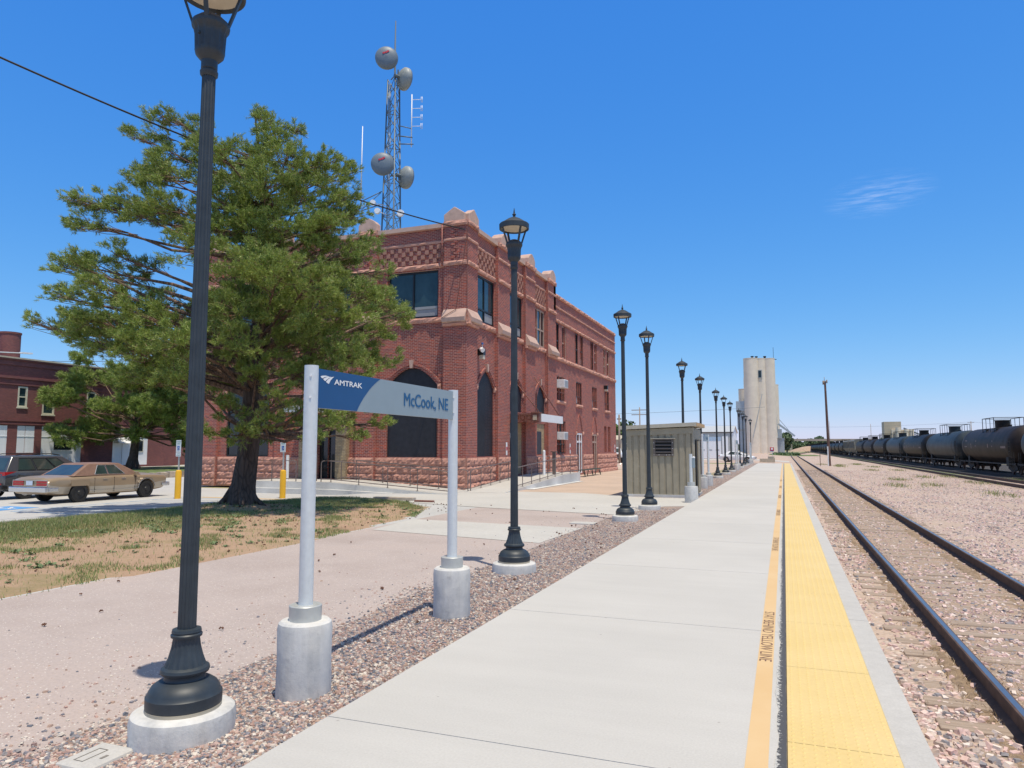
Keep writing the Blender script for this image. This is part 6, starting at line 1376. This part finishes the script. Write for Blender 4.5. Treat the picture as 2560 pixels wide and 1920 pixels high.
f=MB(o); bx(f,wm,52.45,53.4,0,2.1,-.12,-.05); w_=f.build('door',M['glass'],ab)
f=MB(o); f.add([wm(52.4,2.9,-.1),wm(54.2,2.9,-.1),wm(54.2,2.2,.9),wm(52.4,2.2,.9),wm(52.4,2.2,-.1),wm(54.2,2.2,-.1)],[(0,1,2,3),(0,3,4),(1,5,2)]); f.build('awning',M['white'],ab)
sheet('pavement',[(-62.4,34),(-59.5,34),(-59.5,62),(-62.4,62)],-.2,M['concrete'],.15)
# street lamp arm by the chimney
r=empty('road_lamp',(-66,44,-.3),'thin curved road lamp whose pale head shows in front of the round chimney','street lamp'); 
m=MB(r.location); m.tube([(-55,33.6,-.3),(-55,33.6,8.2),(-55.0,34.6,8.8),(-55.0,37.6,9.05)],[.12,.08,.05,.04],8); m.build('post',M['alu'],r); m=MB(r.location); m.prism([(-55.15,37.5,9.0),(-54.85,37.5,9.0),(-54.9,38.4,9.05),(-55.1,38.4,9.05)],(0,0,.12)); m.build('lamp_head',M['white'],r)
# ================================================================ garage, elevator, overpass and the far distance
ga=empty('garage_building',(-15,133,GZ),'long white sheet metal garage with roller doors and brown trim stripes','building'); o=ga.location
gd=(GZ+1.72); X1g,Xr=-8.2,-6.6; YG=126.5; H1=4.45
m=MB(o); m.box(-34,X1g,YG,YG+13,GZ,H1-.02); m.build('wall',M['garage_grey'],ga)
m=MB(o); m.add([(-34.3,YG-.08,H1),(X1g+.25,YG-.08,H1),(X1g+.25,YG+6.5,H1+1.2),(-34.3,YG+6.5,H1+1.2),(-34.3,YG+13.3,H1),(X1g+.25,YG+13.3,H1)],[(0,1,2,3),(3,2,5,4)]); m.build('roof',M['roofm'],ga)
m=MB(o); m.box(-34.3,X1g+.25,YG-.13,YG-.08,H1-.15,H1+.02); m.build('fascia',M['shed_brown'],ga)
m=MB(o); m.add([(X1g+.02,YG,GZ),(X1g+.02,YG+13,GZ),(X1g+.02,YG+13,H1),(X1g+.02,YG+6.5,H1+1.15),(X1g+.02,YG,H1)],[(0,1,2,3,4)]); m.build('gable_wall',M['garage_white'],ga)
for x0 in (-13.6,-17.9,-22.2,-26.5,-30.8):
    m=MB(o); m.box(x0,x0+3.6,YG-.1,YG-.02,GZ+.05,3.6); dr=m.build('roller_door',M['garage_white'],ga)
    m=MB(o); m.box(x0,x0+3.6,YG-.12,YG-.101,2.95,3.6); m.build('door_window',M['blue_pale'],dr); m=MB(o)
    for q in (.3,1.5,2.7): m.box(x0+q,x0+q+.6,YG-.125,YG-.101,1.35,1.43)
    m.build('brown_strip',M['shed_brown'],dr)
for x in (-9.8,-9.2,-14.1,-18.4):
    m=MB(o); m.box(x,x+.35,YG-.14,YG-.02,GZ,3.7); m.build('pilaster',M['garage_white'],ga)
# grain elevator
ge=empty('grain_elevator',(-7,262,GZ),'tall pale concrete grain elevator of joined round silos','grain elevator'); o=ge.location
HS=32.0
for x,y,R_s,h in ((-9.75,254,2.35,HS),(-6.9,255.6,2.0,HS),(-4.15,256.5,2.0+.15,HS),(-12.9,266,1.7,22.6),(-10.9,268,1.7,22.6),(-9.0,268,2.6,22.6),(-2.9,267,1.75,23.9),(-7,270,3,HS),(-4.6,263,2,HS-.1)):
    m=MB(o); m.lathe([(R_s,-.5),(R_s,h),(R_s*1.02,h),(R_s*1.02,h+.25),(0,h+.25)],(x,y,GZ),36); m.build('silo',M['silo'],ge)
m=MB(o); m.box(-9.9,-4.1,255,262,HS-.2,HS+.15); m.build('roof_slab',M['silo'],ge)
m=MB(o); m.box(-7.5,-6.1,253.4,253.75,25.2,28.1); wq=m.build('window',M['garage_grey'],ge); m=MB(o); m.box(-7.3,-6.4,253.36,253.41,25.5,27.8); m.build('pane',M['glass'],wq)
m=MB(o); m.box(-12.7,-10.9,264.5,267,22.5,26.6); m.cyl((-11.8,265.7,26.5),(-11.8,265.7,28),.7,.3,n=12); m.build('head_house',M['silo'],ge)
m=MB(o)
for x,y in ((-9.2,255),(-5.2,256.5),(-7.9,256)): m.cyl((x,y,HS),(x,y,HS+.8),.4,n=10); m.cyl((x,y,HS+.8),(x,y,HS+1),.55,n=10)
m.cyl((-2.4,257,HS),(-2.4,257,HS+4),.07,n=6); m.box(-3.0,-1.4,256.8,257,HS-.3,HS-.1); m.build('roof_vents',M['frame_dark'],ge)
m=MB(o); m.tube([(-6.3,252.2,19.8),(-7.5,251.4,14),(-9.6,250.8,5)],.13,8); m.build('spout',M['garage_grey'],ge)
m=MB(o); m.box(-14.9,-11.6,254,262,14.3,17.6); m.box(-14.6,-11.8,255,262,8,14.3); m.box(-14.2,-11.6,256,262,-.3,8); m.build('sheet_housing',M['zinc'],ge)
m=MB(o); m.box(-2.2,.2,262,268,-.3,5.2); m.add([(-2.4,261.8,5.2),(.4,261.8,5.2),(.4,268,4.6),(-2.4,268,6.4)],[(0,1,2,3)]); m.box(-1.9,-.5,261,263,5,8.2); m.bar((-1.6,262,10),(3.6,263,5.8),.5,.6); m.bar((-1.2,262,11.5),(2.6,263,6.6),.15,.15); m.tube([(-2.4,262,19),(-2.0,262,10),(-1.7,262,5)],.12,6); m.build('loading_shed',M['zinc'],ge)
# overpass
op=empty('overpass',(60,545,0),'long tan road overpass crossing the tracks in the distance','bridge'); o=op.location
m=MB(o); P=[(-30,535.5,8.1),(0,536,8.1),(60,555,8.1),(160,585,8.1),(300,625,6.0)]
for a,b in zip(P[:-1],P[1:]):
    m.add([(a[0],a[1],a[2]-1.5),(b[0],b[1],b[2]-1.5),(b[0],b[1],b[2]),(a[0],a[1],a[2]),(a[0],a[1]+9,a[2]-1.5),(b[0],b[1]+9,b[2]-1.5),(b[0],b[1]+9,b[2]),(a[0],a[1]+9,a[2])],[(0,1,2,3),(3,2,6,7),(4,5,6,7),(0,1,5,4)])
m.build('deck',M['overpass'],op)
for x,y in ((4.5,538),(52,553),(118,573),(190,596)): m=MB(o); m.box(x-1,x+1,y,y+6,-.5,6.7); m.build('pier',M['tan_wall'],op)
m=MB((15,520,0)); rr=random.Random(2)
K=26; vs=[];fs=[]
for j in range(7):
    for i in range(K): t=2*math.pi*i/K; q=1-j/6; vs.append((14+11*q*math.cos(t)*(1+.1*rr.random()),470+10*q*math.sin(t),-.4+3.0*(1-q**1.6)*(1+.1*rr.random())))
for j in range(6):
    for i in range(K): fs.append((j*K+i,j*K+(i+1)%K,(j+1)*K+(i+1)%K,(j+1)*K+i))
m=MB(); m.add(vs,fs,True); tag(m.build('dirt_mound',M['dirt_mound']),'bare earth mound beside the tracks before the overpass','mound')
# brown pole by the track
r=empty('utility_pole',(4.93,91.6,-.38),'lone leaning brown wooden pole with a white lower sleeve right of the platform track','utility pole'); o=r.location
m=MB(o); m.tube([(4.93,91.6,-.5),(4.85,91.6,5),(4.78,91.6,9.6)],[.17,.14,.11],12); m.build('pole',M['pole_wood'],r)
m=MB(o); m.box(4.74,4.86,91.38,91.46,-.4,1.9); m.build('white_sleeve',M['sign_white'],r)
m=MB(o); m.cyl((4.62,91.5,9.2),(4.62,91.5,9.65),.12,n=8); m.cyl((4.98,91.5,9.35),(4.98,91.5,9.75),.07,n=8); m.bar((4.55,91.5,9.55),(5.05,91.5,9.6),.08,.08); m.cyl((4.72,91.6,9.6),(4.72,91.6,10.1),.03,n=6); m.build('fittings',M['pole_grey'],r)
m=MB((3.9,91,-.38)); m.bar((3.9,90.5,-.4),(3.88,90.5,1.0),.08,.06); q=m.build('stake',M['pole_wood']); q.location=(3.9,91,-.38); tag(q,'short brown stake in the ballast just left of the lone pole','stake')
def upole(x,y,h,lab,arms=1,wid=2.4,r0=.15,z0=-.3,grp='utility poles in the distance'):
    r=empty('utility_pole',(x,y,z0),lab,'utility pole',grp); m=MB(r.location); m.tube([(x,y,z0),(x,y,z0+h)],[r0,r0*.7],8); m.build('pole',M['pole_grey'],r)
    for i in range(arms): m=MB(r.location); m.box(x-wid/2,x+wid/2,y-.06,y+.06,z0+h-.6-i*.9,z0+h-.45-i*.9); m.build('cross_arm',M['pole_grey'],r)
    return r
upole(-18.3,84,6.0,'pale wooden pole between the station corner and the shed, left of the pickup',1,.5); 
upole(-26,138,9.9,'cross armed pole above the left end of the shed roof',2,3.2)
upole(-22.5,210,9.2,'small dark pole behind the garage roof ridge',1,1.4,.2)
upole(74,349.4,13.2,'pole with wires rising behind the second tank car from the right',1,2.5,.2); upole(34,330,12,'thin pole left of the pale plant building',0,1,.12); upole(26,470,18,'short lamp pole standing on the overpass',0,1,.12)
r=upole(-17.4,74,8.9,'pole carrying a meter box behind the third lamp post',1,1.6); 
m=MB(r.location); m.box(-17.1,-16.6,73.7,74.1,6.3,6.9); m.build('meter_box',M['acw'],r)
WA=(-40.7,305.8,12.1); WB=(74,349.4,12.7); WC=(107.5,362.3,11.5)
def wirep(name,pts,sag,rad,lab,mat='wire',n=24):
    a,b=Vector(pts[0]),Vector(pts[1]); m=MB(a); P=[a.lerp(b,i/n)-Vector((0,0,4*sag*(i/n)*(1-i/n))) for i in range(n+1)]; m.tube(P,rad,6,cap=False); q=m.build(name,M[mat]); q.location=a; tag(q,lab,'cable')
A_=Vector((-18.09,10.44,11.45)); B_=Vector((-13.1,28.37,11.5)); m=MB(A_); m.tube([A_+(B_-A_)*t-Vector((0,0,1.8*t*(1-t))) for t in [-.8+i*.045 for i in range(41)]],.026,6,cap=False); q=m.build('overhead_cable',M['wire']); q.location=A_; tag(q,'black overhead cable from the upper left passing the pine to the station corner','cable')
wirep('overhead_cable',[WA,WB],1.9,.035,'thin grey wire crossing the sky behind the silos and the lone pole','mast'); wirep('overhead_cable',[WB,WC],.6,.035,'thin grey wire above the rightmost tank car','mast')
wirep('overhead_cable',[(-60,138,8.6),(-3,140,9.3)],.5,.03,'thin wire above the garage roof','mast'); wirep('overhead_cable',[(-95,52,12.4),(-52,58,11.0)],.5,.03,'thin wires at the left edge above the chimney','mast')
# pale plant building on the right skyline
pb=empty('plant_building',(56,450,0),'pale blocky plant building with a sloping conveyor on the right skyline','building'); o=pb.location
m=MB(o); m.box(52.5,61,445,455,-.5,16.3); m.build('tower_block',M['tan_wall'],pb); m=MB(o); m.box(56,62.5,443,446,-.5,11.8); m.build('front_block',M['silo'],pb)
for x in (59,63,65.5): m=MB(o); m.cyl((x,442,-.5),(x,442,13.0 if x<60 else 12),1.3,n=16); m.build('silo',M['silo'],pb)
m=MB(o); m.bar((62,444,12.6),(74,445,7.2),.7,.7); m.bar((62,444,11.6),(74,445,6.2),.25,.25); m.build('conveyor',M['mast'],pb)
# distant treeline as one mass, a few separate trees
r=np.random.default_rng(77); n=52000; X=-60+260*r.random(n); Y=640+90*r.random(n); top=6.5+3.2*np.sin(X*.08)+2*np.sin(X*.23+1)+1.2*np.sin(X*.7); Zc=-.3+top*r.random(n)**.7
a=r.normal(size=(n,3)); a/=np.linalg.norm(a,axis=1)[:,None]; b=np.cross(a,r.normal(size=(n,3))); b/=np.linalg.norm(b,axis=1)[:,None]; P=np.stack([X,Y,Zc],-1); s_=(.8+1.4*r.random(n))[:,None]
tag(npmesh('treeline',np.stack([P-a*s_*.6,P+b*s_*.45,P+a*s_*.6,P-b*s_*.45],1).reshape(-1,3),np.arange(n*4).reshape(-1,4),M['leaf_far']),'hazy far off band of trees below the overpass','treeline',kind='stuff')
r=np.random.default_rng(78); n=9000; X=-3+7*r.random(n); Y=215+24*r.random(n); P=np.stack([X,Y,-.3+.4*r.random(n)],-1); a=r.normal(size=(n,3))*.18; b=r.normal(size=(n,3))*.14
tag(npmesh('undergrowth',np.stack([P-a,P+b,P+a,P-b],1).reshape(-1,3),np.arange(n*4).reshape(-1,4),M['leaf_weed']),'green weeds at the foot of the grain elevator','weeds',kind='stuff')
broadleaf('tree',-25.5,118,-.2,6.2,3.2,1500,1,'round green tree in the gap between the station corner and the shed',.55,.25,mat='leaf')
broadleaf('tree',-30.5,122,-.2,5.0,3.0,1500,2,'lower green tree left of the other one behind the station corner',.55,.25,mat='leaf')
broadleaf('tree',1.2,330,-.3,8,4.5,2500,3,'green tree just right of the grain elevator foot',1.1,.4)
tb_=MB((-27,112,GZ)); tb_.box(-29,-23.5,108,113,GZ,3.0); tb_.add([(-29.2,107.8,3.0),(-23.3,107.8,3.0),(-23.3,110.5,3.7),(-29.2,110.5,3.7),(-29.2,113.2,3.0),(-23.3,113.2,3.0)],[(0,1,2,3),(3,2,5,4)]); q=tb_.build('small_building',M['tan_wall']); q.location=(-27,112,GZ); tag(q,'small tan outbuilding behind the pickup truck','building')
# ballast weeds
r=np.random.default_rng(41); c=[(x,y) for x,y in zip(3.6+6.6*r.random(14),34+70*r.random(14))]+[(1.12,4.0),(11,60),(10.8,50),(13.9,47),(14,55)]
X=[];Y=[]
for x,y in c:
    k_=170; X+=list(x+r.normal(0,.35 if y>10 else .05,k_)); Y+=list(y+r.normal(0,1.2 if y>10 else .06,k_))
X=np.array(X);Y=np.array(Y); tag(blades('weeds',X,Y,np.full(len(X),-.38),np.where(Y>10,.16,.05),.03,M['blades'],42),'sparse green weeds in the ballast beside the tracks','weeds',kind='stuff')
r=np.random.default_rng(43); n=16000; X=np.where(r.random(n)<.5,1.56,3.07)+r.normal(0,.13,n)*np.where(r.random(n)<.5,1,1.4); Y=3*(30/3)**r.random(n); kk=(np.sin(Y*1.9)+np.sin(Y*.7+2)>.1)&(abs(X-1.56)>.06)&(abs(X-3.07)>.06); X=X[kk];Y=Y[kk]
def mkdry():
    k=N('dry_grass'); g=k.n('ShaderNodeNewGeometry'); k.col(k.ramp(g.outputs['Random Per Island'],[(0,(.30,.20,.11)),(1,(.50,.37,.22))])); return k.m
M['dry']=mkdry(); tag(blades('dry_grass',X,Y,np.full(len(X),-.375),.045,.010,M['dry'],44,1.2),'straw coloured dry grass caught along the rails','grass',kind='stuff')

# thin wisp of cirrus high on the right
def cloudm():
    k=N('cirrus'); co=k.coord(True); mp=k.n('ShaderNodeMapping'); k.l(co,mp.inputs[0]); mp.inputs['Scale'].default_value=(.0011,.0035,1); mp.inputs['Rotation'].default_value=(0,0,.5)
    f=k.noise(mp.outputs[0],2.2,7,.62); g=k.n('ShaderNodeTexGradient',gradient_type='SPHERICAL'); m2=k.n('ShaderNodeMapping'); m2.inputs['Scale'].default_value=(1/650,1/950,1); k.l(co,m2.inputs[0]); k.l(m2.outputs[0],g.inputs[0])
    a=k.ramp(f,[(.44,0),(.78,.24)]); mu=k.n('ShaderNodeMath',operation='MULTIPLY'); k.l(a,mu.inputs[0]); k.l(g.outputs['Fac'],mu.inputs[1]); k.b.inputs['Base Color'].default_value=(.9,.9,.9,1); k.set(Roughness=1)
    tr=k.n('ShaderNodeBsdfTransparent'); tl=k.n('ShaderNodeBsdfTranslucent'); tl.inputs[0].default_value=(.95,.95,.95,1); mx=k.n('ShaderNodeMixShader'); k.l(mu.outputs[0],mx.inputs[0]); k.l(tr.outputs[0],mx.inputs[1]); k.l(tl.outputs[0],mx.inputs[2]); k.l(mx.outputs[0],k.t.nodes['Material Output'].inputs[0]); return k.m
m=MB((1150,9300,3000)); m.poly([(500,8300,3000),(1800,8300,3000),(1800,10300,3000),(500,10300,3000)]); q=m.build('cloud',cloudm()); q.location=(1150,9300,3000); tag(q,'faint thin wisp of cirrus low in the sky on the right','cloud',kind='stuff')
